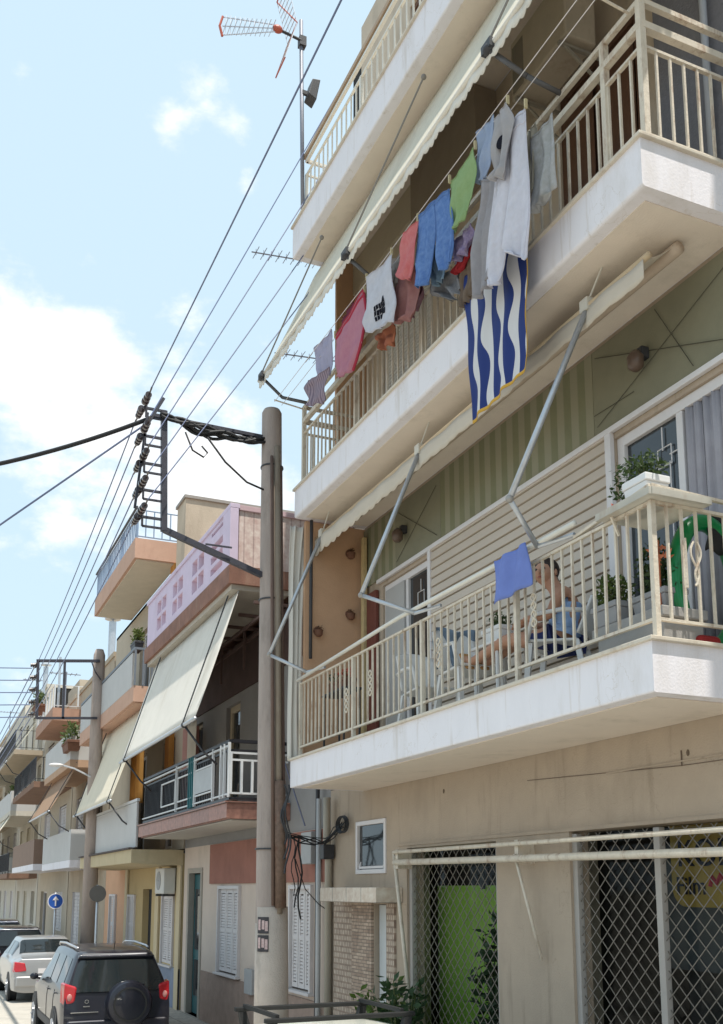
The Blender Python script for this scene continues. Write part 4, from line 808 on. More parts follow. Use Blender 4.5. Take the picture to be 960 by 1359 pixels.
# ================================================================== utility pole one
up = thing('utility_pole', (4.17, 12.3, .13), 'near concrete utility pole with brown conduits and two small posters on its whitewashed base', 'utility pole')
MB().tube([(4.19, 12.3, .13), (4.17, 12.3, 2.35), (4.10, 12.3, 8.98), (4.10, 12.3, 9.03)], [.19, .175, .135, .11], 20).build('post', CONC, up, smooth=True)
MB().tube([(4.22, 12.3, .14), (4.20, 12.3, 2.38)], [.225, .205], 20).build('whitewashed_base', mat('whitewash', (.56, .47, .40), .9, .1, 5, .5, dirt=(.2, .17, .14), dirtamt=.6), up, smooth=True)
MB().tube([(4.235, 12.12, 2.3), (4.13, 12.145, 8.45)], .042, 10).build('conduit', mat('conduit_tan', (.27, .22, .17), .8, .15, 7, .2, dirt=(.15, .08, .05), dirtamt=.6, streak=.3), up, smooth=True)
MB().tube([(4.15, 12.105, 2.4), (4.055, 12.14, 8.3)], .022, 8).build('conduit', mat('conduit_brown', (.15, .10, .08), .7, .3, 7, .2, dirt=(.09, .03, .02), dirtamt=.7, streak=.2), up, smooth=True)
MB().tube([(4.245, 12.10, 2.37), (4.215, 12.11, 3.95)], .075, 10).build('rusty_sleeve', RUST, up, smooth=True)
cb = MB()
for z in (3.1, 6.35, 8.2): cb.disc((4.17-(z-2)*.009, 12.3, z), (0, 0, 1), .10, .205-.006*z, .02, 18)
cb.build('strap', DARKM, up)
MB().tube([(4.315, 12.17, 2.5), (4.20, 12.20, 8.2)], .026, 8).build('conduit', _m['conduit_brown'], up, smooth=True)
cc_ = MB()
for k in range(3):
    pts = []
    for i in range(12):
        t = i/11; pts.append((4.30+.04*math.sin(t*9+k)+.025*k-.05, 12.03-.01*k, 3.9-1.5*t*(.5+.12*k)))
    cc_.tube(pts, .012, 5)
cc_.build('cable_bundle', DARKM, up)
PO = mat('poster_dark', (.05, .045, .05), .6, .4, 6, .02)
for z, t in ((2.06, 'upper'), (1.84, 'lower')):
    q = thing('poster', (4.0, 12.1, z), '%s of the two dark posters with pale portraits stuck on the pole base' % t, 'poster', 'posters on the pole base')
    MB().grid(lambda u, v: Vector((4.20+.212*math.cos(R(198+44*u)), 12.3+.212*math.sin(R(198+44*u)), z+.20*v)), 8, 2).build('sheet', PO, q, solid=.002)
    for a, zz, hh in ((207, .04, .13), (222, .05, .11), (234, .03, .12)): MB().grid(lambda u, v: Vector((4.20+.2145*math.cos(R(a-5+10*u)), 12.3+.2145*math.sin(R(a-5+10*u)), z+zz+hh*v)), 4, 2).build('portrait', mat('portrait', (.35, .2, .19), .7, .3, 40, 0, col2=(.75, .6, .58)), q, solid=.001)
# side bracket with insulators
br = MB().bar((4.05, 12.28, 6.66), (2.68, 12.3, 7.12), .07).bar((2.68, 12.3, 7.10), (2.63, 12.3, 8.72), .075).bar((3.2, 12.2, 6.97), (3.55, 12.2, 6.97), .02).bar((4.05, 12.3, 8.62), (2.5, 12.3, 8.64), .045)
br.bar((2.30, 12.3, 7.35), (2.42, 12.3, 8.66), .03).bar((2.42, 12.3, 8.5), (2.62, 12.3, 8.9), .04)
brk = br.build('side_bracket', mat('bracket_steel', (.06, .06, .075), .5, .2, 8, .1, metal=.3), up)
INS = mat('insulator', (.06, .045, .045), .25, .2, 8, 0, coat=.5)
WZ = [8.80, 8.42, 8.05, 7.69, 7.33]
for i, z in enumerate(WZ):
    b_ = MB(); b_.bar((2.66, 12.3, z-.08), (2.34, 12.3, z-.08), .03).bar((2.66, 12.3, z-.2), (2.4, 12.3, z-.2), .025).bar((2.4, 12.3, z-.2), (2.4, 12.3, z), .025)
    b_.build('crossarm', _m['bracket_steel'], up)
    q = MB()
    for sgn in (1, -1):
        for k in range(3): q.disc((2.36+.04*0, 12.3+sgn*(.12+.09*k), z-.05), (0, 1, .05), 0, .05-.004*k, .045, 12)
        q.tube([(2.38, 12.3, z-.06), (2.36, 12.3+sgn*.5, z-.04)], .012, 6)
    q.build('insulator', INS, up, smooth=False)
# bundle between pole and bracket
bu = MB()
for k in range(7):
    random.seed(40+k); ph = random.random()*6
    bu.tube([(4.0-1.42*t, 12.28+.05*math.sin(k*2+t*7), 8.55+.13*t*(1-t)*0-.10*math.sin(t*math.pi)*(.4+.25*(k % 3))+.035*math.sin(t*14+ph)+.1*t) for t in [i/20 for i in range(21)]], .022, 6)
bu.tube([(3.7-.35*math.sin(a)*.6, 12.25, 8.3+.16*math.cos(a)) for a in [i/12*6.2 for i in range(13)]], .01, 5) if False else None
bu.tube([(4.0, 12.25, 7.85), (3.75, 12.25, 7.92), (3.45, 12.25, 8.15), (3.2, 12.25, 8.45)], .014, 6)
bu.tube([(2.9, 12.22, 8.45), (3.0, 12.22, 8.22), (3.15, 12.22, 8.15), (3.2, 12.22, 8.22), (3.12, 12.22, 8.3)], .012, 6)
bu.build('cable_bundle', BLACK, up, smooth=True)
WM = mat('wire_blue_grey', (.15, .18, .30), .5, .1, 8, 0)
# long wires along the street
def span(a, b, sag, n=24): a = Vector(a); b = Vector(b); return [a.lerp(b, i/n)-Vector((0, 0, sag*4*(i/n)*(1-i/n))) for i in range(n+1)]
nm_ = ('highest', 'second highest', 'middle', 'second lowest', 'lowest')
for i, z in enumerate(WZ):
    far_ = (2.36, -18, z+.25) if i == 0 else onY(470, (0, 86, 162, 243, 310)[i], 12.02)
    one(MB().tube(span((2.36, 11.8, z-.04), far_, .12 if i == 0 else .02), .008, 5), 'power_line', WM, '%s of five wires running from the near pole bracket up to the right' % nm_[i], 'wire', 'street power lines')
    one(MB().tube(span((2.36, 12.8, z-.04), (2.62, 26.2, 8.25-.32*i), .10), .009, 5), 'power_line', WM, '%s of the five wires running from the near pole away to the far pole' % nm_[i], 'wire', 'street power lines')
e1 = onY(-300, 640, 15); e2 = onY(-200, 835, 15)
one(MB().tube(span((2.5, 12.3, 8.62), e1, .30), .028, 8), 'overhead_cable', BLACK, 'thick black cable leaving the near pole to the left edge, upper one', 'cable', smooth=True)
one(MB().tube(span((2.4, 12.3, 8.5), e2, .0), .013, 6), 'overhead_cable', WM, 'thin blue cable leaving the near pole steeply down to the left edge', 'cable')
one(MB().tube([(4.0, 12.25, 5.8), (4.45, 12.9, 4.6), (4.9, 13.0, 3.45)], .01, 5), 'overhead_cable', WM, 'thin cable sagging from the near pole to the wall bracket', 'cable')
# cable tangle at the B1/B2 joint
tg = thing('cable_tangle', (5.1, 13.0, 3.1), 'tangle of black telephone cables on the wall right of the near pole', 'cables')
t_ = MB()
random.seed(12)
for k in range(6):
    u_ = lambda q: random.uniform(-q, q)
    c0 = [(4.45+u_(.03), 13.0, 3.55+u_(.1)), (4.62, 12.97, 3.33+u_(.06)), (4.8, 12.95, 3.26+u_(.06)), (5.0, 12.9, 3.24+u_(.05)), (5.14, 12.85, 3.26+u_(.06)), (5.24, 12.7+u_(.1), 3.36+u_(.08)), (5.26, 12.5+u_(.15), 3.46+u_(.08))]
    t_.tube(c0, random.uniform(.006, .014), 5)
for k in range(3): t_.tube([(5.24, 12.55+.16*math.cos(a)-.05*k, 3.45+.11*math.sin(a)) for a in [i/14*6.28 for i in range(15)]], .011, 5)
for k in range(3): t_.tube([(4.72+.05*k+.03*math.sin(q*1.3+k*2), 12.96, 3.28-.11*q*(1+.2*k)) for q in range(8)], .007+.003*k, 5)
t_.tube([(4.75, 12.96, 3.0), (4.9, 12.97, 2.6), (5.1, 12.98, 2.4), (5.26, 13.0, 2.3)], .007, 5)
t_.build('cable', BLACK, tg)
MB().box(5.12, 5.28, 12.86, 13.0, 3.0, 3.2).build('junction_box', DARKM, tg, bevel=.01)

# ================================================================== B2: pink house
PINKB = mat('red_brown_render', (.31, .135, .10), .9, .14, 2.2, .3, dirt=(.17, .08, .06), dirtamt=.6)
CRM2 = mat('pale_beige_render', (.60, .49, .41), .9, .07, 2, .2, dirt=(.33, .28, .22), dirtamt=.4)
STB = mat('stone_brown_base', (.32, .23, .185), .9, .2, 5, .4)
MARB = brickmat('red_marble_edge', (.33, .16, .12), (.27, .14, .11), (.12, .07, .05), .55, .8, .008, 'yz', 0, .5, .1)
PURP = mat('lilac_paint', (.62, .52, .65), .8, .06, 4, .1, dirt=(.46, .32, .38), dirtamt=.4)
PINKE = brickmat('pink_boards', (.66, .53, .48), (.61, .48, .43), (.46, .34, .31), .16, 5, .012, 'xz', 0, .8, .3)
b2 = thing('terraced_house', (6.5, 17, 0), 'house with red marble balcony and lilac roof parapet behind the near pole', 'building')
H2 = [(13.75, 14.62, 1.15, 2.62), (17.25, 18.55, 1.1, 2.62), (19.85, 20.9, .13, 3.0)]
MB().box(5.28, 5.6, 13.1, 21.3, 0, 1.0).box(5.28, 5.6, 13.1, 13.7, 1.0, 1.02).build('plinth', STB, b2) if False else None
wall_cells(MB(), 5.32, 5.6, 13.16, 21.3, 0, 3.45, H2).build('wall', CRM2, b2)
MB().box(5.29, 5.319, 13.16, 19.7, .13, 1.05).build('plinth', STB, b2)
MB().box(5.285, 5.319, 13.16, 17.0, 2.70, 3.44).box(5.285, 5.319, 17.0, 19.2, 2.70, 3.44).build('red_band', PINKB, b2)
wall_cells(MB(), 5.32, 5.6, 13.1, 21.3, 3.45, 7.1, [(17.5, 18.4, 3.9, 6.0), (20.1, 20.9, 3.9, 6.0)]).build('upper_wall', GREY, b2)
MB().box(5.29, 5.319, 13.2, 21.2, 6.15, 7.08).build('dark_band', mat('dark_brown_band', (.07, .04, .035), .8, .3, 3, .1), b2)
gd = MB()
for k in range(9): gd.bar((4.62, 14.6+.8*k, 7.0), (5.28, 14.6+.8*k, 7.0), .05)
for x in (4.75, 5.05): gd.bar((x, 14.4, 6.8), (x, 21.2, 6.8), .04)
for k in range(5): gd.bar((5.0, 14.9+1.4*k, 6.3), (5.0, 14.9+1.4*k, 7.0), .04)
gd.build('pergola_bars', mat('brown_bars', (.10, .06, .05), .8, .2, 5, .1), b2)
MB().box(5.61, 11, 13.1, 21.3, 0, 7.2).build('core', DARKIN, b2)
def shutters(y0, y1, z0, z1, X, parent, m, n=2, name='shutter', slat=.05, sill=True):
    f = MB(); f.box(X-.05, X+.02, y0-.06, y0, z0-.03, z1+.06).box(X-.05, X+.02, y1, y1+.06, z0-.03, z1+.06).box(X-.05, X+.02, y0, y1, z1, z1+.06)
    if sill: f.box(X-.09, X+.02, y0-.1, y1+.1, z0-.07, z0-.031)
    fo_ = f.build('window', m, parent, bevel=.005)
    w_ = (y1-y0)/n
    for k in range(n):
        a = y0+k*w_; sl_ = MB(); sl_.box(X+.0, X+.03, a+.01, a+.07, z0, z1).box(X+.0, X+.03, a+w_-.07, a+w_-.01, z0, z1)
        for zz in (z0, (z0+z1)/2-.03, z1-.07): sl_.box(X+.001, X+.029, a+.07, a+w_-.07, zz, zz+.07)
        z = z0+.08
        while z < z1-.1: sl_.prism([(X+.03, z), (X+.006, z+.006), (X+.01, z+slat*.7), (X+.03, z+slat)], 'y', a+.07, a+w_-.07); z += slat
        sl_.build(name, m, fo_)
    return fo_
SHW = mat('pale_shutter', (.58, .54, .53), .6, .05, 4, .05)
shutters(13.78, 14.6, 1.18, 2.6, 5.31, b2, SHW, 3); shutters(17.28, 18.5, 1.14, 2.6, 5.31, b2, SHW, 3)
win_frame(17.5, 18.4, 3.9, 6.0, X=5.4, mt=mat('tan_frame', (.42, .35, .25), .7, .1, 4, .1), parent=b2, name='balcony_door', w=.12)
win_frame(20.1, 20.9, 3.9, 6.0, X=5.4, mt=_m['tan_frame'], parent=b2, name='balcony_door')
TEAL = mat('teal_door', (.01, .09, .10), .5, .2, 4, .05)
dd = MB().box(5.42, 5.47, 19.95, 20.8, .14, 2.9).build('front_door', TEAL, b2, bevel=.01); MB().box(5.40, 5.42, 20.1, 20.65, .5, 1.2).box(5.40, 5.42, 20.1, 20.65, 1.4, 2.6).build('panel', GLASS, dd)
MB().box(5.3, 5.42, 19.80, 19.93, .13, 3.02).box(5.3, 5.42, 20.82, 20.95, .13, 3.02).box(5.3, 5.42, 19.93, 20.82, 2.92, 3.02).build('door_frame', mat('stone_frame', (.36, .32, .27), .9, .1, 5, .2), b2)
s2 = MB().prism([(5.315, 3.88), (4.3, 3.88), (4.3, 3.66), (4.36, 3.66), (4.36, 3.64), (5.315, 3.64)], 'y', 14.75, 21.2).build('balcony', MARB, b2)
MB().box(4.40, 5.31, 14.85, 21.1, 3.625, 3.639).build('soffit', mat('soffit_white', (.52, .49, .44), .9, .08, 3, .1), s2)
MB().box(4.27, 5.3, 14.72, 21.23, 3.882, 3.91).build('marble_edge', MARB, s2)
RB2 = MB(); y0, y1 = 14.85, 21.1
BLK = mat('black_rail', (.02, .02, .025), .4, .1, 8, .03); WRL = mat('white_steel', (.60, .61, .62), .5, .05, 8, .03); TEALR = mat('teal_steel', (.02, .14, .16), .5, .1, 8, .03)
bk = MB(); bk.bar((4.38, y0, 4.84), (4.38, y1, 4.84), .06, .05).bar((4.38, y0, 4.84), (5.3, y0, 4.84), .06, .05).bar((4.38, y0, 3.96), (4.38, y1, 3.96), .04).bar((4.38, y0, 3.96), (5.3, y0, 3.96), .04).bar((4.38, y0, 4.70), (5.3, y0, 4.70), .03).bar((4.38, y0, 4.70), (4.38, y1, 4.70), .03)
k = 0
while y0+.9+k*.11 < y1: bk.bar((4.385, y0+.9+k*.11, 3.96), (4.385, y0+.9+k*.11, 4.7), .02); k += 1
bk.build('railing', BLK, s2)
wk = MB(); wk.bar((4.36, y0, 4.77), (4.36, y1, 4.77), .03).bar((4.36, y0, 4.66), (5.3, y0-.01, 4.66), .03).bar((4.36, y0-.01, 4.04), (5.3, y0-.01, 4.04), .03).bar((4.36, y0-.01, 4.55), (5.3, y0-.01, 4.55), .03).bar((4.36, y0, 4.03), (4.36, y1, 4.03), .025)
for x in (4.38, 4.55, 4.72, 4.89, 5.06, 5.22): wk.bar((x, y0-.01, 4.04), (x, y0-.01, 4.66 if x < 4.4 else 4.55), .035)
for yy in (14.86, 15.1, 15.3, 15.75, 16.9, 18.2): wk.bar((4.355, yy, 3.98), (4.355, yy, 4.82), .04)
for ya, yb in ((15.8, 16.85), (17.0, 18.1), (18.3, 19.4)): 
    wk.bar((4.355, ya, 4.15), (4.355, yb, 4.15), .025).bar((4.355, ya, 4.58), (4.355, yb, 4.58), .025).bar((4.355, ya, 4.15), (4.355, ya, 4.58), .025).bar((4.355, yb, 4.15), (4.355, yb, 4.58), .025)
wk.build('railing_frame', WRL, s2)
MB().box(4.345, 4.353, 15.78, 16.88, 4.18, 4.56).build('rail_panel', mat('grey_panel', (.40, .41, .42), .5, .1, 4, .05), s2)
tk = MB()
for yy in (17.0, 17.12, 17.24): tk.bar((4.34, yy, 3.97), (4.34, yy, 4.85), .03)
tk.build('rail_post', TEALR, s2)
# items
one(MB().grid(lambda u, v: Vector((4.95+.02*math.sin(u*9), 19.2+.7*u, 5.9-1.2*v)), 10, 8), 'hanging_sheet', CANVW, 'white sheet drying behind the black railing of the pink house', 'sheet', solid=.01, smooth=True)
one(MB().box(5.05, 5.25, 20.1, 20.7, 3.92, 5.9), 'cupboard', mat('pink_cupboard', (.42, .20, .17), .7, .1, 4, .05), 'pink cupboard on the balcony of the pink house left of the white sheet', 'cupboard', bevel=.01)
# terrace slab and parapet
TS = mat('brown_fascia', (.24, .12, .085), .8, .35, 2.5, .3, dirt=(.4, .3, .22), dirtamt=.5)
t2 = MB().box(4.30, 8.8, 14.9, 21.25, 7.36, 7.66).build('terrace_slab', TS, b2)
MB().box(4.36, 5.32, 14.96, 21.2, 7.28, 7.359).build('soffit', mat('soffit_grey', (.46, .42, .36), .9, .1, 3, .1), t2)
MB().box(5.32, 8.8, 13.1, 14.9, 7.1, 7.5).build('roof', TS, b2)
# parapet with openings
cut = []
for yc, kind in ((15.75, 0), (17.05, 1), (18.55, 1), (19.9, 1)):
    if kind == 0:
        for q in range(3): cut.append((yc-.45, yc+.42, 7.82+.2*q, 7.94+.2*q))
        cut.append((yc-.45, yc+.4, 8.5, 8.56))
    else:
        for q in range(2):
            for p in range(2): cut.append((yc-.42+.44*q, yc-.06+.44*q, 7.84+.34*p, 8.10+.34*p))
wall_cells(MB(), 4.34, 4.44, 14.96, 21.2, 7.66, 8.62, cut).build('parapet', PURP, b2)
MB().box(4.31, 4.47, 14.93, 21.23, 8.622, 8.70).box(4.31, 4.45, 14.93, 15.35, 7.664, 8.62).build('parapet_coping', PURP, b2, bevel=.008)
MB().box(4.47, 8.8, 14.97, 15.03, 7.664, 8.60).build('end_parapet', PINKE, b2)
MB().box(4.46, 8.8, 14.94, 15.06, 8.602, 8.69).build('parapet_coping', mat('pink_coping', (.56, .40, .42), .8, .08, 5, .1), b2, bevel=.006)
# awning B2
def drop_awning(name, topX, topZ, bX, bZ, y0, y1, m, label, skew=0, cords=(), side=True):
    t = thing(name, (bX, (y0+y1)/2, bZ), label, 'awning')
    MB().grid(lambda u, v: Vector((topX+(bX-topX)*u, y0+(y1-y0)*v+skew*u, topZ+(bZ-topZ)*u-.05*math.sin(u*3.14)+.012*math.sin(v*9)*u)), 12, 30).build('canopy', m, t, smooth=True, solid=.006)
    MB().tube([(bX, y0+skew-.05, bZ), (bX, y1+skew+.05, bZ)], .03, 8).build('front_bar', GALV, t, smooth=True)
    for y in cords:
        MB().tube([(bX, y, bZ), (bX+.3, y-.1, bZ-.42), (topX-.15, y-.15, bZ-.62)], .02, 6).build('arm', DARKM, t, smooth=True)
        MB().ball((bX, y, bZ), .05).tube([(bX-.03, y, bZ), (topX-.1, y-.4, topZ-.02)], .012, 5).build('stay_rod', DARKM, t)
    return t
drop_awning('awning', 4.48, 7.26, 3.82, 5.16, 14.95, 20.9, CANVW, 'large white drop awning hanging from the lilac parapet house', cords=(15.6, 20.4))
# B2 meters, pipes near pole
MB().tube([(5.22, 13.35, .2), (5.22, 13.35, 7.0)], .03, 8).build('drainpipe', DARKM, b2, smooth=True)
MB().box(5.2, 5.285, 16.2, 16.6, .9, 1.3).build('meter_box', mat('meter_grey', (.35, .35, .35), .6, .1, 5, .05), b2, bevel=.01)
MB().box(5.12, 5.28, 13.35, 13.75, 2.95, 3.4).build('meter_box', _m['meter_grey'], b2, bevel=.01)

# ================================================================== B3 : yellow building
OCHRE = mat('ochre_render', (.47, .35, .18), .9, .08, 2, .2, dirt=(.3, .22, .1), dirtamt=.5)
PCH = mat('peach_render', (.62, .36, .22), .9, .06, 2, .2)
SALB = mat('salmon_fascia', (.54, .34, .25), .85, .08, 3, .15, dirt=(.36, .18, .13), dirtamt=.4)
LGP = mat('pale_grey_panel', (.50, .49, .48), .7, .06, 2, .05)
BLR = mat('blue_rail', (.22, .30, .42), .5, .1, 8, .03)
b3 = thing('apartment_building', (6.5, 26, 0), 'ochre and salmon three storey building with a jutting salmon roof balcony', 'building')
wall_cells(MB(), 5.3, 5.6, 21.36, 30.4, 0, 3.35, [(22.0, 23.1, 1.0, 2.45), (24.3, 25.3, .13, 2.6), (26.2, 27.0, 1.0, 2.4), (28.6, 29.4, .9, 2.4)]).build('wall', OCHRE, b3)
MB().box(5.27, 5.299, 27.4, 30.4, .13, 3.3).build('peach_wall', PCH, b3)
MB().box(5.26, 5.298, 21.36, 24.2, .13, .95).build('plinth', mat('blue_grey_plinth', (.22, .25, .32), .9, .2, 4, .3), b3)
for a_, c_ in ((21.36, 21.7), (23.4, 23.75), (27.1, 27.4)): MB().box(5.25, 5.29, a_, c_, .13, 3.3).build('pilaster', mat('ochre_light', (.56, .46, .30), .9, .06, 3, .1), b3)
shutters(22.05, 23.05, 1.0, 2.45, 5.3, b3, SHW, 2); shutters(26.2, 27.0, 1.0, 2.4, 5.3, b3, SHW, 2); shutters(28.6, 29.4, .9, 2.4, 5.26, b3, SHW, 2)
MB().box(5.45, 5.5, 24.3, 25.3, .14, 2.6).build('front_door', mat('navy_door', (.015, .02, .03), .5, .1, 4, .03), b3)
MB().prism([(5.3, 3.42), (4.2, 3.42), (4.2, 3.14), (4.9, 3.10), (5.3, 3.10)], 'y', 21.35, 28.3).build('balcony_beam', mat('ochre_beam', (.50, .41, .26), .9, .08, 3, .15, dirt=(.3, .24, .14)), b3)
tl_ = MB(); k = 0
while 21.4+k*.12 < 28.2: tl_.box(4.14, 4.26, 21.4+k*.12, 21.4+k*.12+.09, 3.422, 3.46); k += 1
tl_.build('tile_edge', mat('dark_tile', (.10, .08, .075), .8, .3, 9, .1), b3)
pb = MB().box(4.30, 4.34, 21.45, 28.1, 3.47, 4.42).build('balcony_panel', LGP, b3)
MB().bar((4.32, 21.4, 4.46), (4.32, 28.1, 4.46), .06).build('panel_rail', WRL, pb)
wall_cells(MB(), 5.3, 5.6, 21.36, 30.4, 3.45, 10.1, [(22.4, 23.6, 3.5, 6.0), (25.4, 26.8, 3.5, 6.0), (22.4, 23.6, 7.2, 9.4), (25.4, 26.8, 7.2, 9.4)]).build('upper_wall', mat('buff_render', (.46, .39, .30), .9, .08, 2, .2), b3)
for a, b_ in ((22.4, 23.6), (25.4, 26.8)):
    for z0, z1 in ((3.5, 6.0), (7.2, 9.4)): win_frame(a, b_, z0, z1, X=5.42, parent=b3, name='balcony_door', mullions=((a+b_)/2,))
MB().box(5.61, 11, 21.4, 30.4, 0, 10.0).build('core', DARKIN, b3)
MB().box(5.18, 5.3, 22.5, 22.9, 5.2, 10.1).build('orange_pier', mat('orange_pier', (.50, .22, .05), .9, .1, 3, .1), b3)
MB().box(5.2, 5.299, 23.6, 28.0, 7.1, 10.1).build('orange_wall', mat('orange_wall', (.50, .27, .10), .9, .1, 3, .1), b3) if False else None
f2 = MB().box(4.3, 5.3, 22.3, 30.1, 6.72, 7.08).build('balcony', SALB, b3)
MB().box(4.36, 5.29, 22.36, 30.0, 6.70, 6.719).build('soffit', SALB, f2)
MB().box(4.30, 4.33, 22.55, 30.1, 7.085, 7.88).build('rail_panel', LGP, f2)
dr_ = MB().bar((4.32, 22.3, 7.93), (4.32, 30.1, 7.93), .06).bar((4.32, 22.3, 7.93), (5.3, 22.3, 7.93), .05)
for x in (4.32, 4.5, 4.7, 4.9, 5.1): dr_.bar((x, 22.3, 7.09), (x, 22.3, 7.93), .04)
dr_.build('railing', mat('slate_rail', (.16, .18, .21), .5, .1, 8, .03), f2)
f3 = MB().box(4.27, 5.3, 22.6, 28.2, 10.14, 10.62).build('balcony', SALB, b3)
MB().box(4.34, 5.29, 22.68, 28.1, 10.11, 10.139).build('soffit', mat('soffit_cream', (.60, .54, .44), .9, .08, 3, .1), f3)
rb = rail(4.32, 22.65, 28.1, 10.68, 11.32, .20, .025, X2=5.28, base=10.62); rb.build('railing', BLR, f3)
MB().tube([(4.28, 22.58, 11.36), (4.28, 28.2, 11.36)], .03, 6).build('handrail', DARKM, f3)
TANW = mat('tan_blank_wall', (.52, .43, .33), .95, .14, 1.6, .3, dirt=(.27, .21, .16), dirtamt=.6)
MB().box(5.12, 9, 21.32, 22.1, 7.2, 11.25).build('stair_tower', TANW, b3)
MB().box(5.08, 9.05, 21.28, 22.14, 11.252, 11.32).build('coping', mat('coping_grey', (.33, .30, .27), .9, .1, 4, .2), b3)
MB().box(5.3, 11, 22.14, 30.4, 10.02, 10.1).build('roof', TANW, b3)
drop_awning('awning', 4.62, 6.68, 3.9, 4.50, 22.35, 27.7, mat('tan_canvas', (.76, .68, .54), .9, .06, 3, .12, fine=220, trans=.1, streak=.3), 'cream drop awning on the ochre building, between the far pole and the white awning', cords=(22.6, 27.3))
one(MB().grid(lambda u, v: Vector((4.5+.02*math.sin(u*22), 21.9+1.4*u, 6.2-1.75*v)), 24, 6), 'balcony_curtain', mat('orange_curtain', (.45, .20, .04), .9, .1, 4, .1), 'orange brown curtain closing the ochre building first floor balcony beside the awning', 'curtain', solid=.01, smooth=True)
planter((4.42, 22.7, 7.95), .5, .2, .2, 'leafy plant in a dark pot on the grey balcony corner beside the lilac parapet', DARKM, (.10, .13, .03), 220, .2, .10)
ac3 = thing('air_conditioner', (5.1, 21.9, 2.75), 'white air conditioner on the ochre ground floor wall by the blue grey door jamb', 'air conditioner')
c__ = MB().box(4.98, 5.24, 21.72, 22.55, 2.5, 3.05).build('casing', mat('ac_white', (.58, .57, .54), .5, .05, 5, .03), ac3, bevel=.02)
MB().disc((4.975, 22.2, 2.78), (1, 0, 0), .02, .2, .01, 20).build('fan_grille', mat('fan_grey', (.3, .3, .3), .5, .1, 5, 0), c__); MB().box(4.98, 5.25, 21.8, 21.84, 2.45, 2.495).box(4.98, 5.25, 22.42, 22.46, 2.45, 2.495).build('bracket', DARKM, ac3)

# ================================================================== utility pole two
p2 = thing('utility_pole', (4.25, 26.7, .13), 'second concrete utility pole farther down the street with square wire frame', 'utility pole')
MB().tube([(4.25, 26.7, .13), (4.22, 26.7, 8.7), (4.22, 26.7, 8.85)], [.2, .15, .1], 16).build('post', CONC, p2, smooth=True)
b_ = MB(); Y = 26.5
b_.bar((2.62, Y, 8.36), (4.2, Y, 8.5), .07).bar((2.66, Y, 8.36), (2.70, Y, 6.86), .07).bar((2.7, Y, 6.88), (4.2, Y, 6.98), .06).bar((3.32, Y, 8.4), (3.34, Y, 6.9), .06)
b_.tube([(4.2, Y, 8.5), (4.0, Y, 8.45), (4.1, Y, 8.2), (4.25, Y, 8.0)], .02, 6); b_.build('wire_frame', _m['bracket_steel'], p2)
for i in range(5):
    z = 8.24-.32*i; q = MB().tube([(2.7, Y, z), (2.5, Y, z)], .03, 6)
    for k in range(3): q.disc((2.6-.05*k, Y+.0, z), (1, 0, 0), 0, .07-.01*k, .04, 10)
    q.tube([(2.6, Y-.4, z), (2.6, Y+.4, z)], .02, 6); q.build('insulator', INS, p2)
    one(MB().tube(span((2.55, Y+.4, z), (-30, 62, z+6.2-.5*i), .4), .014, 5), 'power_line', WM, '%s of the five wires leaving the far pole towards the left edge' % nm_[i], 'wire', 'street power lines')
    one(MB().tube(span((2.6, Y+.4, z), (2.9, 62, 8.6-.35*i), .2), .014, 5), 'power_line', WM, '%s of the five wires running on down the street beyond the far pole' % nm_[i], 'wire', 'street power lines')
ll = thing('street_lamp', (3.4, 26.6, 5.5), 'small street lamp on a thin arm of the far pole', 'street lamp')
MB().tube([(4.2, 26.6, 5.42), (3.7, 26.6, 5.65), (3.4, 26.6, 5.72)], .025, 6).build('arm', GALV, ll); MB().ball((3.25, 26.6, 5.72), .1, 1.9, 1, .5).build('lamp_head', WHITEF, ll, smooth=True)
# signs
rs = thing('road_sign', (4.02, 24.5, .13), 'round road sign seen from its dark grey back, beside the far pole', 'road sign')
c_ = onX(130, 1186, 4.02); Y = c_.y
MB().tube([(4.02, Y+.03, .13), (4.02, Y+.03, c_.z+.2)], .03, 8).build('post', GALV, rs, smooth=True)
MB().disc(c_, (.1, 1, 0), 0, .19, .02, 28).build('plate', mat('sign_back', (.13, .12, .11), .6, .1, 5, .05), rs)
c_ = onX(74, 1196, 4.02); rs2 = thing('road_sign', (4.02, c_.y, .13), 'blue round road sign with a white arrow farther down the street', 'road sign')
MB().tube([(4.02, c_.y+.04, .13), (4.02, c_.y+.04, c_.z+.25)], .03, 8).build('post', GALV, rs2, smooth=True)
MB().disc(c_, (.0, 1, 0), 0, .23, .02, 28).build('plate', mat('sign_blue', (.02, .09, .38), .5, .05, 5, 0), rs2)
MB().disc(c_+Vector((0, -.004, 0)), (.0, 1, 0), .205, .23, .02, 28).box(4.0, 4.04, c_.y-.022, c_.y-.012, c_.z-.14, c_.z+.05).prism([(3.93, c_.z+.03), (4.11, c_.z+.03), (4.02, c_.z+.15)], 'y', c_.y-.022, c_.y-.012).build('arrow', WHITEF, rs2)

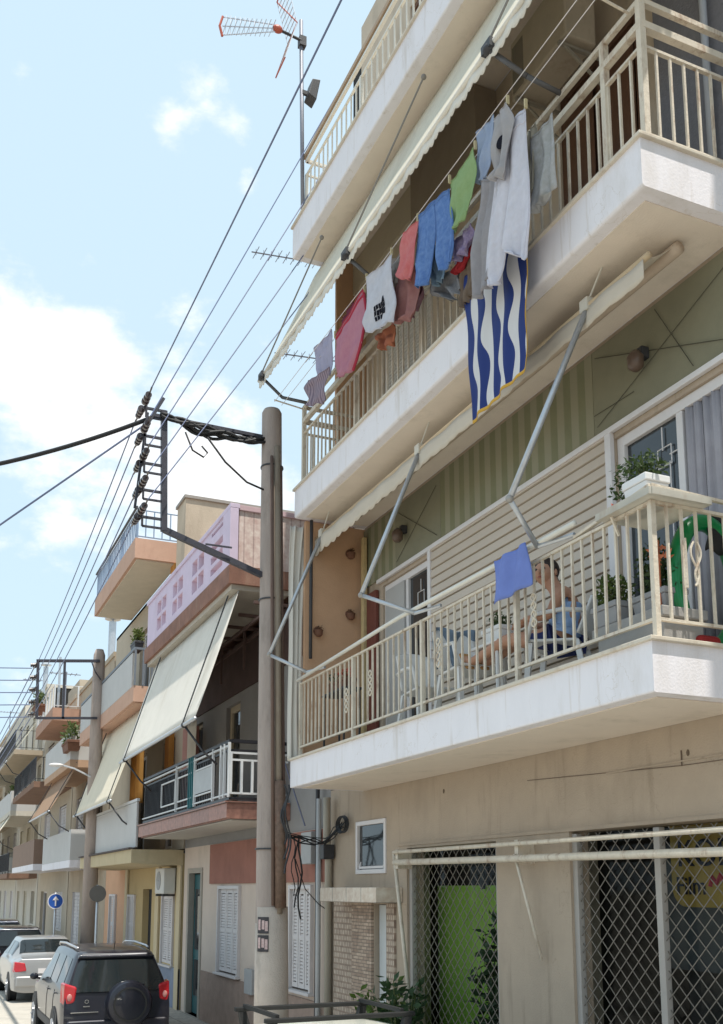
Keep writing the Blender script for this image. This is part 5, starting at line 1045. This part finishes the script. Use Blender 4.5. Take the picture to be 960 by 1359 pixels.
# ================================================================== farther buildings
def house(y0, y1, floors, h0, fh, cols, label, wallm, bal, shut=True, depth=6, seed=0, panel=None, awn=None, X=5.3, rail_m=None, roofz=None):
    random.seed(seed)
    t = thing('apartment_building', (X+2, (y0+y1)/2, 0), label, 'building')
    top = h0+fh*(floors-1)+.15; ho = []; ny = max(1, int((y1-y0)/3.2)); wy = (y1-y0)/ny
    for f in range(floors):
        zb = .13 if f == 0 else h0+fh*(f-1)+.0
        for k in range(ny):
            a = y0+wy*(k+.28); ho.append((a, a+wy*.44, zb+(.1 if f else (.0 if k % 2 else .9)), zb+2.3 if f else 2.5))
    wall_cells(MB(), X, X+.3, y0, y1, 0, top, ho).build('wall', wallm, t)
    MB().box(X+.31, X+depth, y0+.02, y1-.02, 0, top-.05).build('core', DARKIN, t)
    MB().box(X-.04, X+depth, y0, y1, top+.002, top+.15).build('roof', wallm, t)
    for i, h in enumerate(ho):
        if (i+seed) % 3: shutters(h[0]+.06, h[1]-.06, h[2], h[3], X+.06, t, cols, 2, slat=.12, sill=False)
        else: win_frame(h[0], h[1], h[2], h[3], X=X+.12, parent=t, mt=cols)
    for f in range(1, floors):
        if f-1 >= len(bal) or bal[f-1] is None: continue
        a, b_, d, kind, bm1 = bal[f-1]; zt = h0+fh*(f-1)
        s_ = MB().box(X-d, X-.001, a, b_, zt-.22, zt).build('balcony', bm1, t)
        if kind == 'panel': MB().box(X-d, X-d+.04, a, b_, zt+.002, zt+.9).build('rail_panel', panel or LGP, s_); MB().box(X-d+.04, X, a, a+.04, zt+.002, zt+.9).build('rail_panel', panel or LGP, s_)
        else:
            rl = rail(X-d+.05, a+.05, b_-.05, zt+.1, zt+.9, .25, .03, X2=X, base=zt); rl.build('railing', rail_m or DARKM, s_)
    return t
BUFF = _m['buff_render']; TAN2 = mat('tan_render', (.42, .34, .25), .9, .1, 2, .2, dirt=(.28, .22, .17)); OFFW = mat('off_white_render', (.55, .51, .44), .9, .08, 2, .2, dirt=(.36, .32, .26))
BRN = mat('brown_fascia_far', (.22, .13, .09), .9, .2, 2, .2)
OW = mat('orange_render', (.46, .30, .20), .9, .1, 3, .2)
house(30.6, 38.2, 3, 3.45, 3.0, SHW, 'tan building just beyond the far pole, with white and orange balcony panels', TAN2, [(31, 37.8, 1.0, 'panel', WHITEP), (31.2, 37.5, 1.1, 'panel', OW), (31, 42, 1.1, 'rail', OW)], seed=1, rail_m=WRL)
house(38.4, 47.8, 3, 3.5, 3.0, SHW, 'brownish apartment building with plant filled balconies in the middle distance', BUFF, [(38.8, 47, 1.2, 'panel', WHITEP), (38.6, 46.8, 1.35, 'rail', BRN), (39, 47.5, 1.2, 'panel', SALB)], seed=2, panel=mat('brown_panel_far', (.24, .16, .12), .8, .1, 3, .1))
house(48.0, 58.0, 4, 3.3, 2.8, mat('cream_shutter', (.5, .45, .36), .7, .1, 4, 0), 'cream building behind a long pale awning in the distance', OFFW, [(48.3, 57.5, 1.3, 'rail', BRN), (48.3, 57.5, 1.3, 'panel', OFFW), (48.3, 57.5, 1.3, 'rail', TAN2)], seed=3)
house(58.2, 70, 4, 3.4, 3.0, SHW, 'pale apartment building with green balcony awnings far down the street', OFFW, [(58.5, 69.5, 1.3, 'panel', OFFW), (58.5, 69.5, 1.4, 'rail', TAN2), (58.5, 69.5, 1.4, 'panel', OFFW)], seed=4)
house(70.2, 88, 4, 3.4, 3.0, SHW, 'tan apartment building near the end of the visible street', TAN2, [(71, 87, 1.3, 'panel', OFFW), (71, 87, 1.4, 'rail', TAN2), (71, 87, 1.3, 'panel', BUFF), (71, 87, 1.3, 'panel', OFFW)], seed=5)
house(88.2, 112, 4, 3.4, 3.1, SHW, 'farthest pale apartment building at the left edge of the photo', OFFW, [(89, 111, 1.3, 'panel', TAN2), (89, 111, 1.4, 'panel', BUFF), (89, 111, 1.3, 'rail', OFFW), (89, 111, 1.3, 'panel', OFFW)], seed=6)
rt = thing('roof_terrace', (4.8, 39, 8.4), 'salmon brown roof terrace with white railing frames seen behind the square wire frame', 'terrace')
MB().box(4.3, 6.0, 37.0, 42.3, 8.55, 9.0).build('slab', mat('terrace_salmon', (.42, .25, .18), .9, .15, 2, .2, dirt=(.25, .15, .1)), rt)
rl_ = rail(4.36, 37.1, 42.2, 9.1, 9.85, .9, .05, X2=6.0, base=9.0); rl_.build('railing', WRL, rt)
for y_ in (37.2, 42.0): MB().tube([(4.5, y_, 9.05), (4.5, y_, 10.9)], .05, 6).build('post', GALV, rt)
MB().box(5.4, 8, 38.5, 41.5, 9.01, 10.4).build('stair_house', BUFF, rt)
drop_awning('awning', 4.4, 9.4, 3.3, 7.7, 43.0, 47.5, mat('khaki_canvas', (.55, .50, .38), .9, .06, 3, .1, trans=.1), 'khaki drop awning beyond the salmon roof terrace in the middle distance', cords=(43.5, 47))
drop_awning('awning', 4.4, 6.5, 3.5, 5.0, 48.6, 57, CANV, 'long pale awning on the cream building in the distance', cords=(49, 56))
drop_awning('awning', 4.2, 9.3, 3.2, 7.6, 59, 69, mat('green_canvas', (.22, .26, .16), .9, .1, 3, .1), 'dull green awning on the upper floor of a far building', cords=(60,))
drop_awning('awning', 4.2, 6.4, 3.2, 4.9, 59, 69, mat('grey_green_canvas', (.38, .42, .34), .9, .1, 3, .1), 'grey green awning on the lower floor of a far building', cords=(60,))
drop_awning('awning', 4.5, 6.4, 3.7, 4.9, 31.5, 37, mat('brown_canvas', (.30, .19, .12), .9, .1, 3, .1), 'brown drop awning beyond the far pole', cords=(31.6, 36.8))
for i, (y, z, lb) in enumerate(((31.4, 6.7, 'plant hanging on the white balcony beyond the far pole'), (41, 9.4, 'green shrub on the salmon roof balcony in the middle distance'), (49.5, 6.5, 'yellow green plant on the cream building balcony'), (60, 6.5, 'green shrub on a far balcony'))):
    planter((4.25, y, z), 1.2, .4, .3, lb, TERR, (.08, .11, .03), 240, .35, .16)
ch = MB().tube([(3.5, 34, 9.8), (3.5, 34, 10.4)], .1, 8)
# roof bits against the sky
for (x, y, z, h, lb) in ((5.6, 33.0, 9.9, 1.4, 'narrow metal chimney with a cap on the roof beyond the far pole'), (5.4, 50, 11.8, 1.4, 'thin chimney pipe on a distant roof')):
    t_ = thing('chimney', (x, y, z), lb, 'chimney'); MB().tube([(x, y, z-.3), (x, y, z+h)], .12, 10).build('flue', GALV, t_); MB().lathe((x, y, z+h+.08), [(.26, 0), (.26, .04), (.05, .18)], 12).tube([(x, y, z+h), (x, y, z+h+.08)], .04, 6).build('cap', GALV, t_)
for (y, z, h) in ((44, 9.8, 2.0), (56, 11.8, 2.0), (72, 12.6, 2)):
    t_ = thing('tv_antenna', (5.6, y, z), 'thin roof aerial %s against the sky' % {44: 'on the roof behind the insulators', 56: 'on a distant roof', 72: 'farthest away'}[y], 'antenna')
    q = MB().tube([(5.6, y, z-.3), (5.6, y, z+h)], .03, 6).tube([(4.9, y, z+h-.1), (6.2, y, z+h-.1)], .02, 5)
    for k in range(6): q.tube([(5.0+.2*k, y-.3, z+h-.1), (5.0+.2*k, y+.3, z+h-.1)], .015, 4)
    q.build('aerial', _m['mast_grey'], t_)
tree = thing('street_tree', (3.6, 75, .1), 'dark green street tree at the far left end of the street', 'tree')
MB().tube([(3.6, 75, .1), (3.65, 75, 2.5), (3.4, 75.2, 4.2)], [.18, .14, .06], 10).tube([(3.65, 75, 2.4), (4.1, 74.6, 4)], [.09, .03], 8).build('trunk', mat('bark', (.10, .07, .05), .9, .3, 9, .4), tree)
cr_ = MB()
for c, r in (((3.5, 75, 4.6), (1.3, 1.3, 1.2)), ((4.1, 74.5, 3.9), (.9, .9, .8)), ((2.9, 75.3, 3.9), (.8, .9, .8)), ((3.5, 75, 5.7), (.8, .8, .6))): cr_.leaves(c, r, 700, .22)
cr_.build('crown', mat('tree_leaf', (.04, .07, .02), .7, .5, 3, .05, trans=.2), tree)
# pavement plants by the shop
def shrub(c, rad, n, size, label, leaf, stems=8):
    c = Vector(c); t = thing('potted_shrub', c, label, 'plant'); lm = mat('leafS_%d' % int(leaf[0]*999+leaf[1]*99), leaf, .6, .5, 9, .05, trans=.25)
    f = MB(); sm = MB()
    for k in range(stems):
        a = random.random()*6.28; e = c+Vector((math.cos(a)*rad[0]*.8, math.sin(a)*rad[1]*.8, .35+rad[2]*random.uniform(.9, 1.7))); mid = c.lerp(e, .5)+Vector((0, 0, .1))
        sm.tube([c+Vector((0, 0, .2)), mid, e], [.012, .009, .004], 5)
        for q in range(n//stems):
            tt = random.uniform(.3, 1); p = (mid.lerp(e, tt*2-1) if tt > .5 else c.lerp(mid, tt*2))
            f.leaves(p, (.10, .10, .08), 1, size)
    f.build('foliage', lm, t); sm.build('stem', _m['stem_green'], t)
    MB().lathe(c, [(.10, 0), (.16, .28), (.17, .3), (.15, .3)], 16).build('pot', TERR, t, smooth=True)
    return t
random.seed(5)
shrub((5.0, 10.85, .135), (.28, .3, .62), 500, .12, 'light green shrub in a pot by the white entrance door', (.10, .16, .03), 12)
shrub((5.0, 10.35, .135), (.3, .35, .75), 500, .13, 'darker green shrub in a pot before the left folding grille', (.04, .08, .03), 12)
shrub((5.56, 9.25, .135), (.10, .45, 1.25), 600, .15, 'dark leafy plant behind the grille against the lime panel', (.03, .06, .025), 14)
shrub((5.56, 8.85, .135), (.09, .3, .8), 400, .14, 'second dark plant behind the left grille beside the pillar', (.035, .055, .03), 10)
# ================================================================== cars
def paint(name, c, rough=.28, metal=.3): return mat(name, c, rough, .05, 3, .0, metal=metal, coat=.7)
def cr(p0, p1, p2, p3, t):
    return .5*((2*p1)+(-p0+p2)*t+(2*p0-5*p1+4*p2-p3)*t*t+(-p0+3*p1-3*p2+p3)*t*t*t)
def car(loc, stations, pm, label, spec, group='cars parked along the kerb', rz=0, cat='car', name='parked_car'):
    """stations: list of (y, [(x,z)...]) half sections, rear first (rear faces the camera, nose to +Y)"""
    t = thing(name, loc, label, cat, group); O = Vector(loc)
    nv = len(stations[0][1]); nu = len(stations)
    def C(i, j):
        i = max(0, min(nu-1, i)); j = max(0, min(nv-1, j)); s = stations[i]; p = s[1][j]; yy = s[0] if not isinstance(s[0], (list, tuple)) else s[0][j]
        return Vector((p[0], yy, p[1]))
    def S(u, v, side=1, off=0):
        def ev(u, v):
            i = min(int(u), nu-2); f = u-i; j = min(int(v), nv-2); g = v-j
            col = [cr(C(i-1, j+k), C(i, j+k), C(i+1, j+k), C(i+2, j+k), f).lerp(C(i, j+k).lerp(C(i+1, j+k), f), .55) for k in (-1, 0, 1, 2)]
            return cr(*col, g).lerp(col[1].lerp(col[2], g), .5)
        p = ev(u, v)
        if off:
            e = .02; a = ev(min(u+e, nu-1.001), v)-ev(max(u-e, 0), v); b = ev(u, min(v+e, nv-1.001))-ev(u, max(v-e, 0)); n_ = a.cross(b)
            if n_.length > 1e-9: n_.normalize()
            if n_.dot(Vector((p.x, 0, p.z-.6))) < 0: n_ = -n_
            p = p+n_*off
        p = Vector((p.x*side, p.y, p.z)); return O+p
    mb = MB(); A, B = (nu-1)*6, (nv-1)*5
    for side in (1, -1):
        o = len(mb.v); mb.add([S(i/6 if i < A else nu-1.0001, j/5 if j < B else nv-1.0001, side) for i in range(A+1) for j in range(B+1)],
               [(i*(B+1)+j, i*(B+1)+j+1, (i+1)*(B+1)+j+1, (i+1)*(B+1)+j) for i in range(A) for j in range(B)])
    for u in (0, nu-1.0001):   # end caps, strip by strip
        L_ = [S(u, j/5 if j < B else nv-1.0001, 1) for j in range(B+1)]; R_ = [S(u, j/5 if j < B else nv-1.0001, -1) for j in range(B+1)]
        mb.add(L_+R_, [(j, j+1, B+1+j+1, B+1+j) for j in range(B)])
    body = mb.build('body', pm, t, smooth=True, origin=O)
    body.modifiers.new('w', 'WELD').merge_threshold = .002
    es = body.modifiers.new('e', 'EDGE_SPLIT'); es.split_angle = R(38)
    G_ = glassmat('car_glass', (.015, .02, .022), .04)
    def patch(nm, u0, u1, v0, v1, m, off=.006, par=None, sides=(1, -1), n=8, taper=0):
        for s_ in sides:
            MB().grid(lambda a, b: S(u0+(u1-u0)*a-(taper*b if a < .5 else -taper*0), v0+(v1-v0)*b, s_, off), n, n).build(nm, m, par or t, smooth=True)
    for args in spec.get('windows', []): patch('side_window', *args, G_)
    for args in spec.get('wind', []):
        u0, u1, v0 = args
        MB().grid(lambda a, b: S(u0+(u1-u0)*a, v0+(6.999-v0)*(1-abs(2*b-1)), 1 if b < .5 else -1, .012), 8, 16).build('windshield', G_, t, smooth=True)
    for y, r, xw in spec['wheels']:
        for s_ in (-1, 1):
            c = O+Vector((s_*xw, y, r)); wl = thing_part('wheel', c, t)
            MB().tube([c+Vector((s_*-.19, 0, 0)), c+Vector((s_*.0, 0, 0)), c+Vector((s_*.02, 0, 0))], [r, r, r*.93], 28).build('tyre', BLACK, wl)
            MB().disc(c+Vector((s_*.018, 0, 0)), (1, 0, 0), 0, r*.62, .02, 24).build('rim', mat('alloy', (.42, .43, .45), .35, .1, 9, .02, metal=.6), wl)
            rd = MB()
            for k in range(5):
                a = k*1.2566; rd.bar(c+Vector((s_*.032, 0, 0)), c+Vector((s_*.032, math.cos(a)*r*.58, math.sin(a)*r*.58)), .05, .012)
            rd.build('spoke', mat('alloy_light', (.6, .6, .62), .3, .1, 9, 0, metal=.7), wl)
            # arch lining
            ac_ = MB().disc(c+Vector((s_*-.012, 0, .0)), (1, 0, 0), 0, r*1.15, .05, 28); ac_.build('wheel_arch', BLACK, t)
    return t, S, O, patch
def thing_part(name, loc, parent):
    o = bpy.data.objects.new(name, None); scn.collection.objects.link(o); o.parent = parent; o.location = Vector(loc)-WL[parent.name]; WL[o.name] = Vector(loc); return o
# --- black off-road car
SUVP = mat('black_navy_paint', (.014, .015, .024), .3, .05, 3, .0, metal=.2, coat=.45, dirt=(.06, .055, .05), dirtamt=.35)
def sec(w, zs, zb=.28, top=None, tw=.0, wz=1.0, rz_=1.55):
    # v: 0 floor,1 sill,2 low side,3 belt-low,4 waist,5 glass top,6 roof shoulder,7 roof centre
    return [(w*.7, zb), (w*.97, zb+.05), (w, zb+.30), (w*1.0, zb+.55), (w*.965, wz), (tw, rz_), (tw*.86, top-.015), (0.0, top)]
W = .86
ST = [([.02, .0, -.02, .0, .03, .26, .30, .30], sec(W*.95, 0, top=1.60, tw=.60, wz=1.02, rz_=1.52)),
      ([.20, .20, .20, .20, .22, .40, .44, .44], sec(W*.99, 0, top=1.63, tw=.63, wz=1.03, rz_=1.54)),
      (.95, sec(W, 0, top=1.66, tw=.645, wz=1.02, rz_=1.56)), (1.75, sec(W, 0, top=1.67, tw=.65, wz=1.01, rz_=1.56)), (2.5, sec(W, 0, top=1.64, tw=.64, wz=1.0, rz_=1.53)),
      ([3.1]*5+[2.85, 2.75, 2.7], sec(W, 0, top=1.55, tw=.62, wz=.99, rz_=1.46)),
      ([3.3]*5+[3.42, 3.45, 3.45], sec(W*.99, 0, top=1.10, tw=.60, wz=.96, rz_=1.05)),
      (3.95, sec(W*.95, 0, top=.99, tw=.60, wz=.88, rz_=.97)), ([4.25, 4.28, 4.28, 4.27, 4.22, 4.2, 4.2, 4.22], sec(W*.84, 0, top=.80, tw=.5, wz=.72, rz_=.79))]
t, S, O, patch = car((3.13, 16.55, 0), ST, SUVP, 'black off-road car with a covered spare wheel on its tailgate',
    dict(windows=[(1.15, 1.95, 4.2, 4.92), (2.12, 3.0, 4.15, 4.92), (3.12, 4.5, 4.15, 4.9)], wind=[(5.05, 5.95, 5.0)], wheels=[(.78, .35, .86), (3.42, .35, .86)]))
def Q(x, z, dy=0):  # rear plane of the car at height z
    y = 0 if z < 1.02 else (z-1.02)*.46+.02
    return O+Vector((x, y-.012+dy, z))
g = MB().grid(lambda a, b: Q((-1+2*a)*(.74-.14*b)*(1-.06*abs(2*b-1)**4), 1.02+.47*b)+Vector((0, -.01*math.sin(a*math.pi)-.004, 0)), 12, 8); g.build('rear_window', glassmat('car_glass'), t, smooth=True)
MB().hexa([Q(-.60, 1.50, .0), Q(.60, 1.50, .0), Q(.58, 1.55, .2), Q(-.58, 1.55, .2), Q(-.60, 1.545, -.06), Q(.60, 1.545, -.06), Q(.58, 1.60, .2), Q(-.58, 1.60, .2)]).build('spoiler', SUVP, t, bevel=.015)
sw = thing_part('spare_wheel', O+Vector((.16, -.12, .83)), t)
MB().tube([O+Vector((.16, .0, .83)), O+Vector((.16, -.13, .83)), O+Vector((.16, -.17, .83)), O+Vector((.16, -.185, .83))], [.355, .355, .33, .27], 36).build('cover', SUVP, sw, smooth=True).modifiers.new('e', 'EDGE_SPLIT').split_angle = R(35)
MB().disc(O+Vector((.16, -.19, .83)), (0, 1, 0), .235, .262, .012, 36).build('cover_ring', mat('black_trim', (.02, .02, .02), .5, .1, 5, .05), sw)
RED = mat('tail_red', (.45, .012, .02), .15, .1, 5, 0, coat=.6); CLR = mat('tail_clear', (.50, .22, .20), .15, .1, 5, 0)
for s_ in (-1, 1):
    c = O+Vector((s_*.76, .03, 1.0)); tl2 = MB().hexa([c+Vector(p) for p in ((-s_*.10, -.05, -.12), (s_*.06, -.02, -.19), (s_*.10, .20, -.15), (-s_*.08, .10, -.15), (-s_*.13, -.06, .10), (s_*.055, -.01, .16), (s_*.085, .26, .17), (-s_*.10, .12, .12))]).build('tail_light', RED, t, bevel=.03, seg=3)
    MB().ball(c+Vector((-s_*.02, -.035, -.05)), .05, .8, .4, 1.1).build('clear_lens', CLR, tl2, smooth=True)
    MB().ball(O+Vector((s_*.70, -.0, .52)), .055, 1.2, .5, .7).build('reflector', RED, t, smooth=True)
    MB().tube([O+Vector((s_*.56, .55, 1.66)), O+Vector((s_*.58, .75, 1.675)), O+Vector((s_*.585, 1.7, 1.695)), O+Vector((s_*.575, 2.5, 1.67)), O+Vector((s_*.56, 2.65, 1.63))], .02, 8).build('roof_rail', mat('silver_rail', (.5, .5, .52), .3, .05, 8, 0, metal=.7), t, smooth=True)
    MB().ball(O+Vector((s_*.95, 2.95, 1.06)), .085, .9, .5, .7).tube([O+Vector((s_*.84, 2.95, 1.02)), O+Vector((s_*.95, 2.95, 1.04))], .02, 6).build('wing_mirror', SUVP, t, smooth=True)
    for u in (2.05, 3.06): MB().tube([S(u, 1.2+k*.3, s_, .003) for k in range(10)], .004, 4).build('door_seam', BLACK, t)
    for u in (1.75, 2.85): MB().tube([S(u, 3.7, s_, .02), S(u+.18, 3.7, s_, .02)], .014, 6).build('door_handle', SUVP, t)
    MB().grid(lambda a, b: S(.25+5.6*a, .9+.75*b, s_, .008), 30, 4).build('sill_cladding', mat('grey_cladding', (.06, .06, .065), .6, .1, 8, .1), t, smooth=True)
MB().box(O.x-.78, O.x+.78, O.y-.06, O.y+.1, .30, .60).build('bumper', SUVP, t, bevel=.04, seg=3)
MB().box(O.x-.6, O.x+.6, O.y-.065, O.y-.0, .34, .44).build('bumper_insert', _m['black_trim'], t, bevel=.02)
MB().bar(O+Vector((-.72, -.018, .72)), O+Vector((-.30, -.018, .72)), .02, .012).build('badge', mat('chrome', (.6, .6, .6), .15, 0, 5, 0, metal=.9), t)
MB().disc(O+Vector((-.48, -.016, .88)), (0, 1, 0), .022, .032, .012, 20).box(O.x-.53, O.x-.43, O.y-.02, O.y-.01, .80, .815).build('emblem', _m['chrome'], t)
MB().bar(Q(.02, 1.06, -.02), Q(.42, 1.12, -.02), .014).build('wiper', _m['black_trim'], t)
MB().tube([O+Vector((0, .5, 1.62)), O+Vector((0, .42, 1.76))], .006, 5).build('aerial', _m['black_trim'], t)
MB().box(O.x-.13, O.x+.13, O.y-.02, O.y-.008, .62, .73).build('number_plate', WHITEF, t) if False else None
# --- sedan generic
def sedan(loc, pm, label, L_=4.4, H=1.45, w=.85, detail=True, roofm=None, group='cars parked along the kerb', rear=True, estate=False):
    def s(y, top, tw, wz, rz_, ww=1, zb=.22): return (y, [(w*ww*.7, zb), (w*ww*.97, zb+.05), (w*ww, zb+.27), (w*ww, zb+.5), (w*ww*.96, wz), (tw, rz_), (tw*.86, top-.012), (0, top)])
    k = L_/4.4
    if estate:
        A_ = [s([.02, 0, -.02, 0, .04, .2, .24, .26], H-.04, .56, .95, H-.11, .95), s([.25]*5+[.42, .46, .46], H-.01, .6, .95, H-.08), s(1.0*k, H, .61, .93, H-.08)]
    else:
        A_ = [s([.02, 0, -.02, 0, .03, .06, .08, .1], 1.0, .62, .88, .985, .93), s([.3, .3, .3, .3, .32, .35, .4, .42], 1.03, .64, .91, 1.01, .99), s([.8]*5+[.78, .76, .74], 1.06, .62, .92, 1.02), s([1.2]*5+[1.2, 1.22, 1.2], H-.03, .57, .93, H-.1)]
    A_ += [s(2.0*k, H, .59, .92, H-.08), s(2.6*k, H-.02, .585, .91, H-.10), s([3.2*k]*5+[2.95*k, 2.88*k, 2.85*k], H-.09, .57, .9, H-.16), s([3.35*k]*5+[3.48*k]*3, 1.0, .58, .88, .97), s(4.0*k, .90, .58, .80, .885, .96), s([4.33*k]*5+[4.3*k]*3, .70, .5, .62, .69, .84)]
    n0 = len(A_)
    if estate: wn = [(1.1, 1.9, 4.2, 4.9), (2.0, 2.95, 4.2, 4.9), (3.05, 4.4, 4.2, 4.9)]; wd = [(5.05, 5.9, 5.0)]
    else: wn = [(2.7, 3.9, 4.25, 4.9), (4.02, 4.95, 4.2, 4.9), (5.05, 6.0, 4.2, 4.85)]; wd = [(6.1, 6.9, 5.0), (2.12, 2.88, 5.05)]
    t, S, O, patch = car(loc, A_, pm, label, dict(windows=wn, wind=wd, wheels=[(.75*k, .31, w), (3.45*k, .31, w)]), group)
    for s_ in (-1, 1):
        MB().hexa([O+Vector(p) for p in ((s_*.52, -.03, .72), (s_*.80, -.0, .68), (s_*.83, .16, .70), (s_*.52, .1, .72), (s_*.56, -.015, .90), (s_*.79, .01, .93), (s_*.80, .2, .93), (s_*.56, .1, .90))]).build('tail_light', RED, t, bevel=.02)
        MB().ball(O+Vector((s_*(w+.1), 3.0*k, 1.0)), .09, .9, .5, .7).build('wing_mirror', pm, t, smooth=True)
    MB().box(O.x-.76, O.x+.76, O.y-.07, O.y+.1, .36, .60).build('bumper', pm, t, bevel=.04, seg=3)
    MB().box(O.x-.26, O.x+.26, O.y-.025, O.y-.0, .66, .77).build('number_plate', WHITEF, t)
    if estate: MB().grid(lambda a, b: O+Vector(((-1+2*a)*(.66-.14*b), .035+.17*b-.02, .97+(H-1.1)*b)), 10, 6).build('rear_window', glassmat('car_glass'), t, smooth=True)
    return t, S, O
SIL = paint('pale_silver_paint', (.36, .36, .36), .38, .5)
sedan((3.17, 25.3, 0), SIL, 'white silver saloon car with red tail lights parked in front of the black off-road car')
sedan((3.1, 31.8, 0), paint('black_paint', (.012, .014, .02), .2, .4), 'small dark car beyond the white silver saloon', H=1.5, estate=True)
sedan((3.15, 38.6, 0), paint('blue_black_paint', (.012, .016, .03), .2, .4), 'black car farther along the kerb at the left edge', H=1.52, estate=True)
# --- near car with roof bars
PALE = paint('pale_green_white_paint', (.78, .79, .70), .3, .1)
t, S, O = sedan((3.0, 5.4, 0), PALE, 'pale car with black roof bars, only its roof showing at the bottom edge', H=1.58, w=.86, estate=True, L_=4.2)
BT = mat('rack_black', (.01, .01, .01), .7, .1, 6, 0)
rk = thing('roof_rack', (3.0, 7.5, 1.55), 'black roof rack bars on the pale car at the bottom edge', 'roof rack')
for y, w_ in ((7.15, .60), (7.95, .58)):
    MB().bar((3.0-w_, y, 1.665), (3.0+w_, y, 1.665), .05, .035).build('cross_bar', BT, rk, bevel=.008)
    for s_ in (-1, 1): MB().hexa([(3.0+s_*(w_-.10)-.03, y-.06, 1.48), (3.0+s_*(w_-.10)+.03, y-.06, 1.48), (3.0+s_*(w_-.10)+.03, y+.06, 1.48), (3.0+s_*(w_-.10)-.03, y+.06, 1.48), (3.0+s_*(w_-.06)-.03, y-.02, 1.65), (3.0+s_*(w_-.06)+.03, y-.02, 1.65), (3.0+s_*(w_-.06)+.03, y+.02, 1.65), (3.0+s_*(w_-.06)-.03, y+.02, 1.65)]).build('foot', BT, rk)
for x in (2.5, 3.5): MB().bar((x, 7.16, 1.69), (x, 7.95, 1.69), .03).build('side_bar', BT, rk)
